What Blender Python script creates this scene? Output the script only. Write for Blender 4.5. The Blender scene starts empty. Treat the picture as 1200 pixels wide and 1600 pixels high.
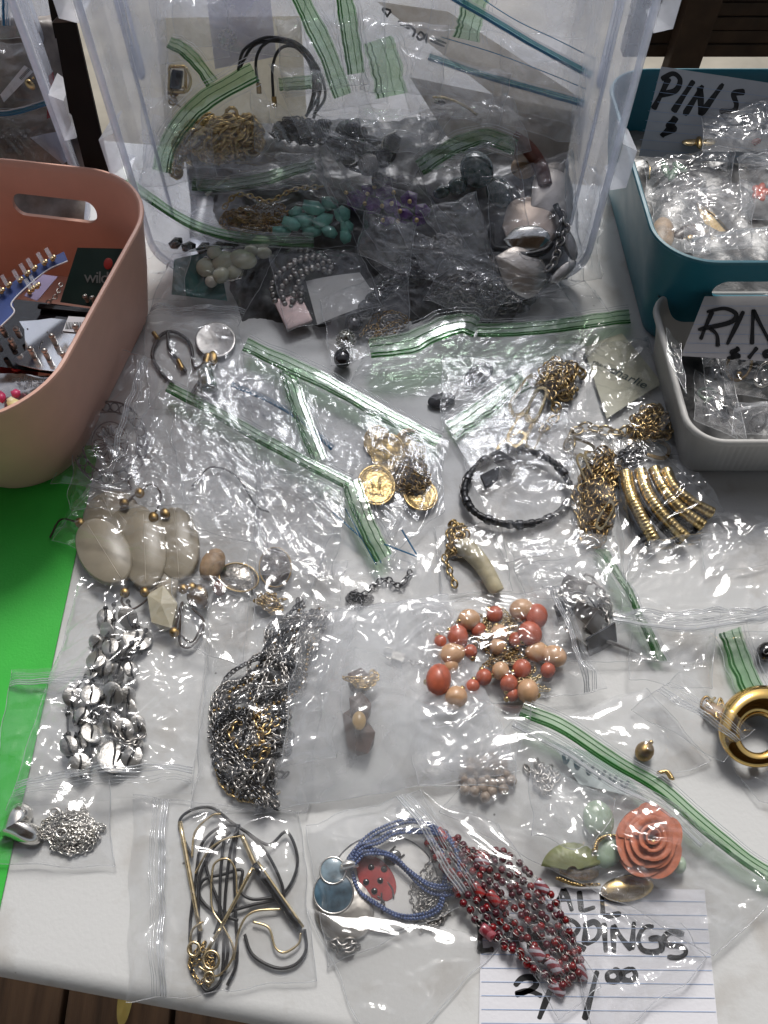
import bpy, bmesh, math, random
import numpy as np
from mathutils import Vector, Matrix
sc = bpy.context.scene
C = sc.collection
R = math.radians
# ---------------------------------------------------------------- camera
CAM_H, PITCH, FPX = 0.48, 57.0, 1202.0
cam_d = bpy.data.cameras.new('camera'); cam = bpy.data.objects.new('camera', cam_d); C.objects.link(cam)
cam.location = (0, 0, CAM_H); cam.rotation_euler = (R(90 - PITCH), 0, 0)
cam_d.sensor_fit = 'VERTICAL'; cam_d.sensor_height = 24.0; cam_d.lens = 24.0 * FPX / 1600.0
cam_d.clip_start = 0.01; cam_d.clip_end = 200
sc.camera = cam
# ---------------------------------------------------------------- daylight
w = bpy.data.worlds.new('World'); sc.world = w; w.use_nodes = True
SUN_EL, SUN_AZ = 48, 6          # behind the table, a little to the right
nt = w.node_tree; bg = nt.nodes['Background']
sky = nt.nodes.new('ShaderNodeTexSky'); sky.sky_type = 'NISHITA'; sky.sun_disc = False
sky.sun_elevation = R(SUN_EL); sky.sun_rotation = R(SUN_AZ)
sky.air_density = 1.0; sky.dust_density = 3.5; sky.ozone_density = 1.0
hs = nt.nodes.new('ShaderNodeHueSaturation'); hs.inputs['Saturation'].default_value = 0.42      # hazy, nearly white sky
nt.links.new(sky.outputs[0], hs.inputs['Color']); nt.links.new(hs.outputs[0], bg.inputs[0]); bg.inputs[1].default_value = 0.125
sd = bpy.data.lights.new('sun', 'SUN'); sd.energy = 2.7; sd.angle = R(17); sd.color = (1.0, 0.97, 0.93)
so = bpy.data.objects.new('sun', sd); C.objects.link(so)
sv = Vector((math.sin(R(SUN_AZ)) * math.cos(R(SUN_EL)), math.cos(R(SUN_AZ)) * math.cos(R(SUN_EL)), math.sin(R(SUN_EL))))
so.rotation_euler = sv.to_track_quat('Z', 'Y').to_euler(); so.location = sv * 5
sc.view_settings.view_transform = 'Standard'; sc.view_settings.look = 'None'
sc.view_settings.exposure = -0.14; sc.view_settings.gamma = 1
sc.cycles.max_bounces = 12; sc.cycles.transparent_max_bounces = 64
sc.cycles.diffuse_bounces = 3; sc.cycles.glossy_bounces = 3; sc.cycles.transmission_bounces = 6
sc.cycles.caustics_reflective = False; sc.cycles.caustics_refractive = False
sc.cycles.sample_clamp_indirect = 6.0
sc.cycles.use_denoising = True

# ---------------------------------------------------------------- materials
def lin(c):
    if isinstance(c, str):
        c = [int(c[i:i + 2], 16) / 255 for i in (0, 2, 4)]
        c = [x / 12.92 if x <= 0.04045 else ((x + 0.055) / 1.055) ** 2.4 for x in c]
    return (*c[:3], 1.0)
MATS = {}
def mat(name, col, rough=0.5, metal=0.0, var=0.12, scale=60.0, bump=0.0, bscale=300.0, trans=0.0, sss=0.0, coat=0.0, spec=0.5):
    if name in MATS: return MATS[name]
    m = bpy.data.materials.new(name); m.use_nodes = True; N = m.node_tree.nodes; L = m.node_tree.links
    b = N['Principled BSDF']; c = lin(col)
    tc = N.new('ShaderNodeTexCoord'); nz = N.new('ShaderNodeTexNoise'); nz.inputs['Scale'].default_value = scale; nz.inputs['Detail'].default_value = 4
    L.new(tc.outputs['Object'], nz.inputs['Vector'])
    cr = N.new('ShaderNodeValToRGB'); cr.color_ramp.elements[0].position = 0.3; cr.color_ramp.elements[1].position = 0.7
    cr.color_ramp.elements[0].color = (c[0] * (1 - var), c[1] * (1 - var), c[2] * (1 - var), 1)
    cr.color_ramp.elements[1].color = (min(1, c[0] * (1 + var)), min(1, c[1] * (1 + var)), min(1, c[2] * (1 + var)), 1)
    L.new(nz.outputs['Fac'], cr.inputs['Fac']); L.new(cr.outputs['Color'], b.inputs['Base Color'])
    b.inputs['Roughness'].default_value = rough; b.inputs['Metallic'].default_value = metal
    b.inputs['Coat Weight'].default_value = coat; b.inputs['Specular IOR Level'].default_value = spec
    b.inputs['Transmission Weight'].default_value = trans
    rm = N.new('ShaderNodeMapRange'); rm.inputs[3].default_value = max(.03, rough * .78); rm.inputs[4].default_value = min(1, rough * 1.3 + .02)
    n4 = N.new('ShaderNodeTexNoise'); n4.inputs['Scale'].default_value = 38; n4.inputs['Detail'].default_value = 7; L.new(tc.outputs['Object'], n4.inputs['Vector']); L.new(n4.outputs['Fac'], rm.inputs[0]); L.new(rm.outputs[0], b.inputs['Roughness'])
    if sss:
        b.inputs['Subsurface Weight'].default_value = sss; b.inputs['Subsurface Radius'].default_value = (1, 0.8, 0.6); b.inputs['Subsurface Scale'].default_value = 0.004
    if bump:
        n2 = N.new('ShaderNodeTexNoise'); n2.inputs['Scale'].default_value = bscale; L.new(tc.outputs['Object'], n2.inputs['Vector'])
        bp = N.new('ShaderNodeBump'); bp.inputs['Strength'].default_value = bump; bp.inputs['Distance'].default_value = 0.001
        L.new(n2.outputs['Fac'], bp.inputs['Height']); L.new(bp.outputs['Normal'], b.inputs['Normal'])
    MATS[name] = m; return m
def film(name, haze=0.05, tint=(1, 1, 1), refl=0.005, rough=0.07, gain=0.9, hazecol=(0.85, 0.87, 0.9), bump=0.05):
    """thin clear plastic: see-through, a fresnel sheen, a little scatter"""
    if name in MATS: return MATS[name]
    m = bpy.data.materials.new(name); m.use_nodes = True; N = m.node_tree.nodes; L = m.node_tree.links
    N.remove(N['Principled BSDF']); out = N['Material Output']
    tr = N.new('ShaderNodeBsdfTransparent'); tr.inputs[0].default_value = (*tint, 1)
    gl = N.new('ShaderNodeBsdfGlossy'); gl.inputs['Roughness'].default_value = rough; gl.inputs[0].default_value = (0.97, 0.98, 1, 1)
    tc = N.new('ShaderNodeTexCoord'); nz = N.new('ShaderNodeTexNoise'); nz.inputs['Scale'].default_value = 170; nz.inputs['Detail'].default_value = 3
    L.new(tc.outputs['Object'], nz.inputs['Vector'])
    bp = N.new('ShaderNodeBump'); bp.inputs['Strength'].default_value = bump; bp.inputs['Distance'].default_value = 0.0012
    L.new(nz.outputs['Fac'], bp.inputs['Height']); L.new(bp.outputs['Normal'], gl.inputs['Normal'])
    ge = N.new('ShaderNodeNewGeometry'); dt = N.new('ShaderNodeVectorMath'); dt.operation = 'DOT_PRODUCT'; L.new(bp.outputs['Normal'], dt.inputs[0]); L.new(ge.outputs['Incoming'], dt.inputs[1])
    def M_(op, a, b, c=None, cl=False):
        n = N.new('ShaderNodeMath'); n.operation = op; n.use_clamp = cl
        for k, v in enumerate((a, b, c)):
            if v is None: continue
            if isinstance(v, (int, float)): n.inputs[k].default_value = v
            else: L.new(v, n.inputs[k])
        return n.outputs[0]
    sch = M_('POWER', M_('SUBTRACT', 1.0, M_('ABSOLUTE', dt.outputs['Value'], None), None, True), 5.0)      # Schlick, the same from both sides
    class ma: outputs = [M_('MULTIPLY_ADD', sch, gain, 0.046 + refl, True)]
    mx = N.new('ShaderNodeMixShader'); L.new(ma.outputs[0], mx.inputs[0]); L.new(tr.outputs[0], mx.inputs[1]); L.new(gl.outputs[0], mx.inputs[2])
    df = N.new('ShaderNodeBsdfDiffuse'); df.inputs[0].default_value = (*hazecol, 1)
    tl = N.new('ShaderNodeBsdfTranslucent'); tl.inputs[0].default_value = (*hazecol, 1)
    m2 = N.new('ShaderNodeMixShader'); m2.inputs[0].default_value = 0.5; L.new(df.outputs[0], m2.inputs[1]); L.new(tl.outputs[0], m2.inputs[2])
    n3 = N.new('ShaderNodeTexNoise'); n3.inputs['Scale'].default_value = 28; n3.inputs['Detail'].default_value = 5; L.new(tc.outputs['Object'], n3.inputs['Vector'])
    mr = N.new('ShaderNodeMapRange'); mr.inputs[1].default_value = 0.3; mr.inputs[2].default_value = 0.75; mr.inputs[3].default_value = haze * 0.55; mr.inputs[4].default_value = min(1, haze * 1.5)
    L.new(n3.outputs['Fac'], mr.inputs[0])
    m3 = N.new('ShaderNodeMixShader'); L.new(mr.outputs[0], m3.inputs[0]); L.new(mx.outputs[0], m3.inputs[1]); L.new(m2.outputs[0], m3.inputs[2])
    L.new(m3.outputs[0], out.inputs[0]); MATS[name] = m; return m
FILM = film('bag_film', 0.03)
FILM_HEAP = film('heap_film', 0.012, refl=-0.012, gain=1.25, rough=0.06)
FILM_HAZY = film('hazy_film', 0.28)
FILM_MILK = film('milky_film', 0.085)
SEAM = film('film_seam', 0.42, refl=0.14)
ZIPCLEAR = film('clear_zip', 0.16, refl=0.06)
ZIPGREEN = film('green_zip_film', 0.17, tint=(0.66, 0.86, 0.64), hazecol=(0.20, 0.40, 0.17), refl=0.07)
ZIPDARK = film('green_zip_ridge', 0.6, tint=(0.35, 0.7, 0.35), hazecol=(0.07, 0.24, 0.07), refl=0.08)
ZIPBLUE = film('blue_zip_ridge', 0.7, tint=(0.3, 0.6, 0.8), hazecol=(0.08, 0.3, 0.5), refl=0.08)
ZIPTEAL = film('teal_zip_film', 0.4, tint=(0.5, 0.85, 0.85), hazecol=(0.15, 0.5, 0.5), refl=0.08)
BINCLEAR = film('clear_bin_plastic', 0.27, tint=(0.95, 0.965, 1.0), hazecol=(0.80, 0.84, 0.95), refl=0.06, rough=0.25, gain=0.6, bump=0.05)
BINRIM = film('clear_bin_rim', 0.5, tint=(0.94, 0.96, 1.0), hazecol=(0.86, 0.88, 0.95), refl=0.06, rough=0.25, bump=0.05)
GOLD = mat('gold_metal', (0.54, 0.39, 0.18), 0.26, 1.0, bump=0.1)
GOLDLT = mat('pale_gold_metal', (0.66, 0.53, 0.31), 0.25, 1.0, bump=0.1)
BRASS = mat('aged_brass', (0.30, 0.20, 0.08), 0.36, 1.0, var=0.35, scale=120, bump=0.2)
SILVER = mat('silver_metal', (0.66, 0.64, 0.60), 0.24, 1.0, bump=0.15, bscale=150)
SILVERD = mat('dull_silver_metal', (0.42, 0.40, 0.38), 0.34, 1.0, var=0.25, bump=0.2)
GUN = mat('gunmetal', (0.12, 0.12, 0.125), 0.28, 1.0, var=0.3)
BLACK = mat('black_cord_rubber', (0.012, 0.012, 0.014), 0.38)
BLACKG = mat('black_gloss', (0.008, 0.008, 0.009), 0.08, coat=0.5)
PAPER = mat('card_paper', (0.72, 0.72, 0.76), 0.8, var=0.03, scale=20, bump=0.15, bscale=500)
INK = mat('marker_ink', (0.012, 0.012, 0.014), 0.6, var=0.3, scale=400)
RULE = mat('ruled_line_ink', (0.36, 0.46, 0.66), 0.8)

# ---------------------------------------------------------------- geometry helpers
ORG = {None: Vector((0, 0, 0))}
def thing(name, label, cat, loc=(0, 0, 0), group=None):
    o = bpy.data.objects.new(name, None); o.empty_display_size = 0.01; C.objects.link(o); o.location = loc
    o['label'] = label; o['category'] = cat
    if group: o['group'] = group
    ORG[o] = Vector(loc); return o
def tag(o, label, cat, group=None):
    o['label'] = label; o['category'] = cat
    if group: o['group'] = group
    return o
def mesh(name, V, F, m, smooth=True):
    me = bpy.data.meshes.new(name); V = np.asarray(V, np.float32)
    if isinstance(F, np.ndarray):
        k = F.shape[1]; n = len(F)
        me.vertices.add(len(V)); me.vertices.foreach_set('co', V.ravel())
        me.loops.add(n * k); me.loops.foreach_set('vertex_index', F.ravel().astype(np.int32))
        me.polygons.add(n); me.polygons.foreach_set('loop_start', np.arange(0, n * k, k, dtype=np.int32)); me.polygons.foreach_set('loop_total', np.full(n, k, np.int32))
        me.update(calc_edges=True)
    else:
        me.from_pydata([tuple(map(float, v)) for v in V], [], F); me.update()
    if smooth: me.polygons.foreach_set('use_smooth', np.ones(len(me.polygons), bool))
    if m: me.materials.append(m)
    return me
def obj(name, V, F, m, parent=None, smooth=True, kind=None):
    o = bpy.data.objects.new(name, mesh(name, np.asarray(V, float) - np.array(ORG.get(parent, ORG[None])), F, m, smooth))
    C.objects.link(o)
    if parent: o.parent = parent; ORG[o] = ORG[parent]
    if kind: o['kind'] = kind
    return o
def put(name, me, M, parent=None):           # place a shared mesh by matrix
    o = bpy.data.objects.new(name, me); C.objects.link(o); M = Matrix(M)
    M.translation = M.translation - ORG.get(parent, ORG[None])
    if parent: o.parent = parent; ORG[o] = ORG[parent]
    o.matrix_local = M; return o
def struct(name, V, F, m, smooth=False):
    o = obj(name, V, F, m, None, smooth); o['kind'] = 'structure'; return o
SP, CP = math.sin(R(PITCH)), math.cos(R(PITCH))
PILE = [(0.46, 0.505, 0.0), (2.0, 0.648, 0.0658)]      # slopes of the heap: z = k (y - y0) + z0
def G(px, py, lift=0.0, mode='auto'):
    """the point of the table (or of the heap, or of a shelf at z = mode) seen at a spot of the photograph"""
    px = np.asarray(px, float); py = np.asarray(py, float); lift = np.asarray(lift, float)
    dx = (px - 600) / FPX; dv = (800 - py) / FPX
    r = np.stack(np.broadcast_arrays(dx, CP + dv * SP, -SP + dv * CP), -1)
    z0 = mode if isinstance(mode, (int, float)) else 0.0
    if isinstance(mode, tuple):                       # (point, normal) plane
        p0, n = np.array(mode[0], float), np.array(mode[1], float); n = n / np.linalg.norm(n)
        t = ((p0 - np.array([0, 0, CAM_H])) @ n + lift) / (r @ n)
    else:
        t = (z0 + lift - CAM_H) / r[..., 2]
    if mode in ('auto', 'pile'):
        msk = (py < 520) & (px > 205) & (px < 935) if mode == 'auto' else True
        for k, y0, zz in PILE:
            l2 = zz + lift * math.sqrt(1 + k * k)
            t2 = (CAM_H - l2 + k * y0) / (k * r[..., 1] - r[..., 2])
            t = np.where(msk & (t2 > 0) & (t2 < t), t2, t)
    return np.array([0, 0, CAM_H]) + r * t[..., None]
def K(px, py, mode='auto', lift=0.0):                  # metres per pixel there
    p = G(px, py, lift, mode); return float((p[1] * CP - (p[2] - CAM_H) * SP) / FPX)
def frame(px, py, lift=0.0, mode='auto'):
    p = G(px, py, lift, mode); ex = (G(px + 2, py, lift, mode) - p) / 2; ey = (G(px, py - 2, lift, mode) - p) / 2
    n = np.cross(ex, ey); n /= np.linalg.norm(n); return p, ex, ey, n
def pn(x, y, seed=0):
    xi = np.floor(x).astype(np.int64); yi = np.floor(y).astype(np.int64); fx = x - xi; fy = y - yi
    def g(i, j, a, b):
        h = (i * 374761393 + j * 668265263 + seed * 982451653) & 0xffffffff
        h = ((h ^ (h >> 13)) * 1274126177) & 0xffffffff; h = (h ^ (h >> 16)) & 0xffff
        th = h * (2 * math.pi / 65536); return np.cos(th) * a + np.sin(th) * b
    u = fx * fx * fx * (fx * (fx * 6 - 15) + 10); v = fy * fy * fy * (fy * (fy * 6 - 15) + 10)
    a = g(xi, yi, fx, fy); b = g(xi + 1, yi, fx - 1, fy); c = g(xi, yi + 1, fx, fy - 1); d = g(xi + 1, yi + 1, fx - 1, fy - 1)
    return (a + u * (b - a)) * (1 - v) + (c + u * (d - c)) * v
def crinkle(s, t, seed, ang):
    """creased film: s, t in mm, result in mm"""
    rs = np.random.RandomState(seed); ws = s + 9 * pn(s / 38, t / 38, seed + 1); wt = t + 9 * pn(s / 38, t / 38, seed + 2)
    out = 0
    for k, (da, l1, l2, a) in enumerate(((0, 18, 70, 5.6), (58, 12, 46, 5.0), (-41, 7.5, 32, 3.3), (20, 4.2, 14, 0.9))):
        th = ang + R(da) + rs.uniform(-.25, .25); a1 = ws * math.cos(th) + wt * math.sin(th); a2 = -ws * math.sin(th) + wt * math.cos(th)
        r = 0.5 - np.abs(pn(a1 / l1, a2 / l2, seed + 11 * k + 5))
        msk = np.clip(0.40 + 1.9 * pn(s / 42 + k * 7, t / 42, seed + 31 + k), 0.05, 1.2)
        out = out + a * r * msk
    return out
def grid_faces(nu, nv):
    i = np.arange(nu - 1)[None, :] + np.arange(nv - 1)[:, None] * nu; i = i.ravel()
    return np.stack([i, i + 1, i + 1 + nu, i + nu], 1)
def tube(path, r, n=7, closed=False, cap=True):
    P = np.asarray(path, float); m = len(P)
    T = np.roll(P, -1, 0) - np.roll(P, 1, 0) if closed else np.gradient(P, axis=0)
    T /= np.linalg.norm(T, axis=1)[:, None] + 1e-12
    up = np.array([0, 0, 1.0]); A = np.cross(T, up); la = np.linalg.norm(A, axis=1); A[la < 1e-3] = (1, 0, 0); A /= np.linalg.norm(A, axis=1)[:, None]; B = np.cross(A, T)
    rr = np.broadcast_to(np.asarray(r, float), (m,))[:, None, None]
    th = np.linspace(0, 2 * np.pi, n, endpoint=False)
    V = P[:, None, :] + rr * (np.cos(th)[None, :, None] * A[:, None, :] + np.sin(th)[None, :, None] * B[:, None, :])
    F = []
    mm = m if closed else m - 1
    i = np.arange(mm)[:, None]; j = np.arange(n)[None, :]; i2 = (i + 1) % m; j2 = (j + 1) % n
    F = np.stack([i * n + j, i * n + j2, i2 * n + j2, i2 * n + j], -1).reshape(-1, 4)
    V = V.reshape(-1, 3)
    if cap and not closed:                              # end caps as quad fans
        V = np.vstack([V, P[:1], P[-1:]]); c0, c1 = m * n, m * n + 1; e = []
        for q in range(n):
            e.append((c0, (q + 1) % n, q, q)); e.append((c1, (m - 1) * n + q, (m - 1) * n + (q + 1) % n, (m - 1) * n + (q + 1) % n))
        F2 = [tuple(int(x) for x in f) for f in F] + [f[:3] for f in e]; return V, F2
    return V, F
def join(parts):
    V, F, o = [], [], 0
    for v, f in parts:
        V.append(np.asarray(v)); o2 = len(v)
        if isinstance(f, np.ndarray): F += (f + o).tolist()
        else: F += [tuple(x + o for x in q) for q in f]
        o += o2
    return np.vstack(V), F
def cat(pts, n):
    """smooth path through points"""
    P = np.asarray(pts, float); P = np.vstack([2 * P[0] - P[1], P, 2 * P[-1] - P[-2]]); out = []
    per = max(2, int(n / (len(P) - 3)) + 1)
    for i in range(1, len(P) - 2):
        t = np.linspace(0, 1, per, endpoint=False)[:, None]; a, b, c, d = P[i - 1:i + 3]
        out.append(0.5 * ((2 * b) + (-a + c) * t + (2 * a - 5 * b + 4 * c - d) * t ** 2 + (-a + 3 * b - 3 * c + d) * t ** 3))
    return np.vstack(out + [P[-2:-1]])
def resample(P, step):
    d = np.concatenate([[0], np.cumsum(np.linalg.norm(np.diff(P, axis=0), axis=1))]); n = max(2, int(d[-1] / step) + 1)
    t = np.linspace(0, d[-1], n); return np.stack([np.interp(t, d, P[:, i]) for i in range(3)], 1)
def path(pts, n=60, mode='auto'):
    """px points (x, y, lift mm) to a smooth path in the scene"""
    q = np.array([(p[0], p[1], p[2] if len(p) > 2 else 1.5) for p in pts], float); q = cat(q, n)
    return G(q[:, 0], q[:, 1], q[:, 2] / 1000, mode)
def box_vf(c, hx, hy, hz, M=None, bev=0.0):
    if bev:
        bm = bmesh.new(); bmesh.ops.create_cube(bm, size=2); 
        for v in bm.verts: v.co = Vector((v.co.x * hx, v.co.y * hy, v.co.z * hz))
        bmesh.ops.bevel(bm, geom=bm.edges[:], offset=bev, segments=2, affect='EDGES', profile=0.6)
        bm.verts.index_update(); V = np.array([v.co for v in bm.verts]); F = [tuple(v.index for v in f.verts) for f in bm.faces]; bm.free()
    else:
        V = np.array([(x * hx, y * hy, z * hz) for z in (-1, 1) for x, y in ((-1, -1), (1, -1), (1, 1), (-1, 1))], float)
        F = [(3, 2, 1, 0), (4, 5, 6, 7), (0, 1, 5, 4), (1, 2, 6, 5), (2, 3, 7, 6), (3, 0, 4, 7)]
    if M is not None: V = V @ np.array(M).T
    return V + np.array(c), F
_unit = {}
def unit(kind):
    """unit shapes as (V, F): sphere, disc (rounded edge), dome, facet, torus, barrel"""
    if kind in _unit: return _unit[kind]
    def lathe(prof, n=24):
        V = [(0, 0, prof[0][1])]; 
        for r_, z_ in prof[1:-1]:
            V += [(r_ * math.cos(2 * math.pi * i / n), r_ * math.sin(2 * math.pi * i / n), z_) for i in range(n)]
        V.append((0, 0, prof[-1][1])); F = []; m = len(prof) - 2
        for i in range(n): F.append((0, 1 + (i + 1) % n, 1 + i))
        for k in range(m - 1):
            for i in range(n): F.append((1 + k * n + i, 1 + k * n + (i + 1) % n, 1 + (k + 1) * n + (i + 1) % n, 1 + (k + 1) * n + i))
        for i in range(n): F.append((len(V) - 1, 1 + (m - 1) * n + i, 1 + (m - 1) * n + (i + 1) % n))
        return np.array(V), F
    if kind == 'sphere': r = lathe([(math.sin(math.pi * k / 10), -math.cos(math.pi * k / 10)) for k in range(11)], 16)
    elif kind == 'ball': r = lathe([(math.sin(math.pi * k / 6), -math.cos(math.pi * k / 6)) for k in range(7)], 9)
    elif kind == 'disc': r = lathe([(0, -1), (.9, -1), (.985, -.6), (1, 0), (.985, .6), (.93, 1), (0, 1)], 36)
    elif kind == 'coin': r = lathe([(0, -1), (.95, -1), (1, -.7), (1, .8), (.98, 1), (.93, 1), (.91, .75), (.6, .75), (0, .75)], 40)
    elif kind == 'dome': r = lathe([(0, -.5), (.9, -.2), (1, 0), (.97, .15), (.8, .45), (.5, .8), (.2, .97), (0, 1)], 24)
    elif kind == 'dish': r = lathe([(0, -.1), (.6, -.05), (.95, .5), (1, .6), (.97, .75), (.88, .7), (.6, .25), (0, .15)], 30)
    elif kind == 'barrel': r = lathe([(0, -1), (.82, -1), (.95, -.85), (1, -.4), (1, .4), (.95, .85), (.82, 1), (0, 1)], 14)
    elif kind == 'drop': r = lathe([(0, -1.3), (.25, -1.2), (.7, -.75), (.97, -.15), (.95, .35), (.6, .85), (.3, 1), (0, 1.02)], 18)
    elif kind == 'facet':
        rr = random.Random(4); bm = bmesh.new(); bmesh.ops.create_icosphere(bm, subdivisions=1, radius=1.0)
        for v in bm.verts: v.co *= rr.uniform(.9, 1.08)
        bm.verts.index_update(); r = (np.array([v.co for v in bm.verts]), [tuple(v.index for v in f.verts) for f in bm.faces]); bm.free()
    _unit[kind] = r; return r
def link_vf(L=1.0, W=0.7, r=0.16, twist=0, n=10, k=5, flat=1.0):
    th = np.linspace(0, 2 * np.pi, n, endpoint=False); P = np.stack([np.cos(th) * L / 2, np.sin(th) * W / 2, np.sin(th * 2) * twist], 1)
    V, F = tube(P, r, k, closed=True); V[:, 2] *= flat; return V, F
def shape(name, kind, px, py, rx, ry, rot, th, m, parent=None, lift=None, mode='auto', tilt=(0, 0), smooth=True, vf=None):
    """a unit shape lying on the surface: radii in photo pixels, thickness (half, mm)"""
    lift = th if lift is None else lift
    p, ex, ey, n = frame(px, py, lift / 1000, mode); c, s = math.cos(R(rot)), math.sin(R(rot))
    a = rx * (c * ex + s * ey); b = ry * (-s * ex + c * ey); nn = n * th / 1000
    if tilt[0] or tilt[1]:
        q = Matrix.Rotation(R(tilt[0]), 3, Vector(a)) @ Matrix.Rotation(R(tilt[1]), 3, Vector(b)); q = np.array(q)
        a, b, nn = q @ a, q @ b, q @ nn
    V, F = vf or unit(kind); V = np.asarray(V); W = V[:, :1] * a + V[:, 1:2] * b + V[:, 2:3] * nn + p
    return obj(name, W, F, m, parent, smooth)
def orient(P, i, roll=0.0):
    t = P[min(i + 1, len(P) - 1)] - P[max(i - 1, 0)]; t = t / (np.linalg.norm(t) + 1e-12); up = np.array([0.1, -0.2, 1.0]); a = np.cross(up, t); a /= np.linalg.norm(a) + 1e-12; b = np.cross(t, a)
    c, s = math.cos(roll), math.sin(roll); return np.stack([t, c * a + s * b, -s * a + c * b], 1)
def chain(P, pitch, m, parent, name='chain', L=None, W=None, r=None, individual=False, seed=0, beads=None, jit=0.25, flat=1.0):
    """links set along a path; small ones joined, large ones each an object"""
    rs = np.random.RandomState(seed); P = resample(np.asarray(P), pitch); L = L or pitch * 1.45; W = W or pitch * 1.0; r = r or pitch * 0.17
    V, F = link_vf(L, W, r, 0, 10, 5, flat); me = None; out = []
    Vs = []
    for i in range(len(P)):
        A = orient(P, i, (i % 2) * math.pi / 2 + 0.5 + rs.uniform(-jit, jit))
        if individual:
            if me is None: me = mesh('link', V, F, m)
            M = np.eye(4); M[:3, :3] = A; M[:3, 3] = P[i]; out.append(put('link', me, M.tolist(), parent))
        else: Vs.append(V @ A.T + P[i])
    if not individual:
        n = len(V); Fs = (F[None] + (np.arange(len(P)) * n)[:, None, None]).reshape(-1, 4)
        out = obj(name, np.vstack(Vs), Fs, m, parent, kind='stuff')
    return out
def tangle(cx, cy, rx, ry, h, n, seed, rot=0, mode='auto', base=1.0, per=14):
    """a heaped path inside an ellipse of the photo"""
    rs = np.random.RandomState(seed); a = rs.uniform(0, 2 * np.pi, n); q = np.sqrt(rs.uniform(0.02, 1, n)); c, s = math.cos(R(rot)), math.sin(R(rot))
    x = rx * q * np.cos(a); y = ry * q * np.sin(a); z = base + h * (1 - 0.8 * q * q) * rs.uniform(0.15, 1, n)
    pts = np.stack([cx + c * x + s * y, cy - s * x + c * y, z], 1); q2 = cat(pts, n * per); q2[:, 2] = np.maximum(q2[:, 2], base)
    return G(q2[:, 0], q2[:, 1], q2[:, 2] / 1000, mode)
def spheres(name, pts, r, m, parent, kind='ball', sc3=(1, 1, 1), seed=0, smooth=True):
    """individual beads sharing one mesh"""
    V, F = unit(kind); me = mesh(name, V * r * np.array(sc3), F, m, smooth); rs = np.random.RandomState(seed); out = []
    for i, p in enumerate(pts):
        M = Matrix.Translation(Vector(p)) @ Matrix.Rotation(rs.uniform(0, 6.28), 4, 'Z') @ Matrix.Rotation(rs.uniform(-.5, .5), 4, 'X'); out.append(put(name, me, M, parent))
    return out
def lumps(name, pts, r, m, parent, kind='ball', seed=0):
    V, F = unit(kind); rs = np.random.RandomState(seed); return obj(name, *join([(V * r * rs.uniform(.85, 1.15) + p, F) for p in pts]), m, parent, kind='stuff')

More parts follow.
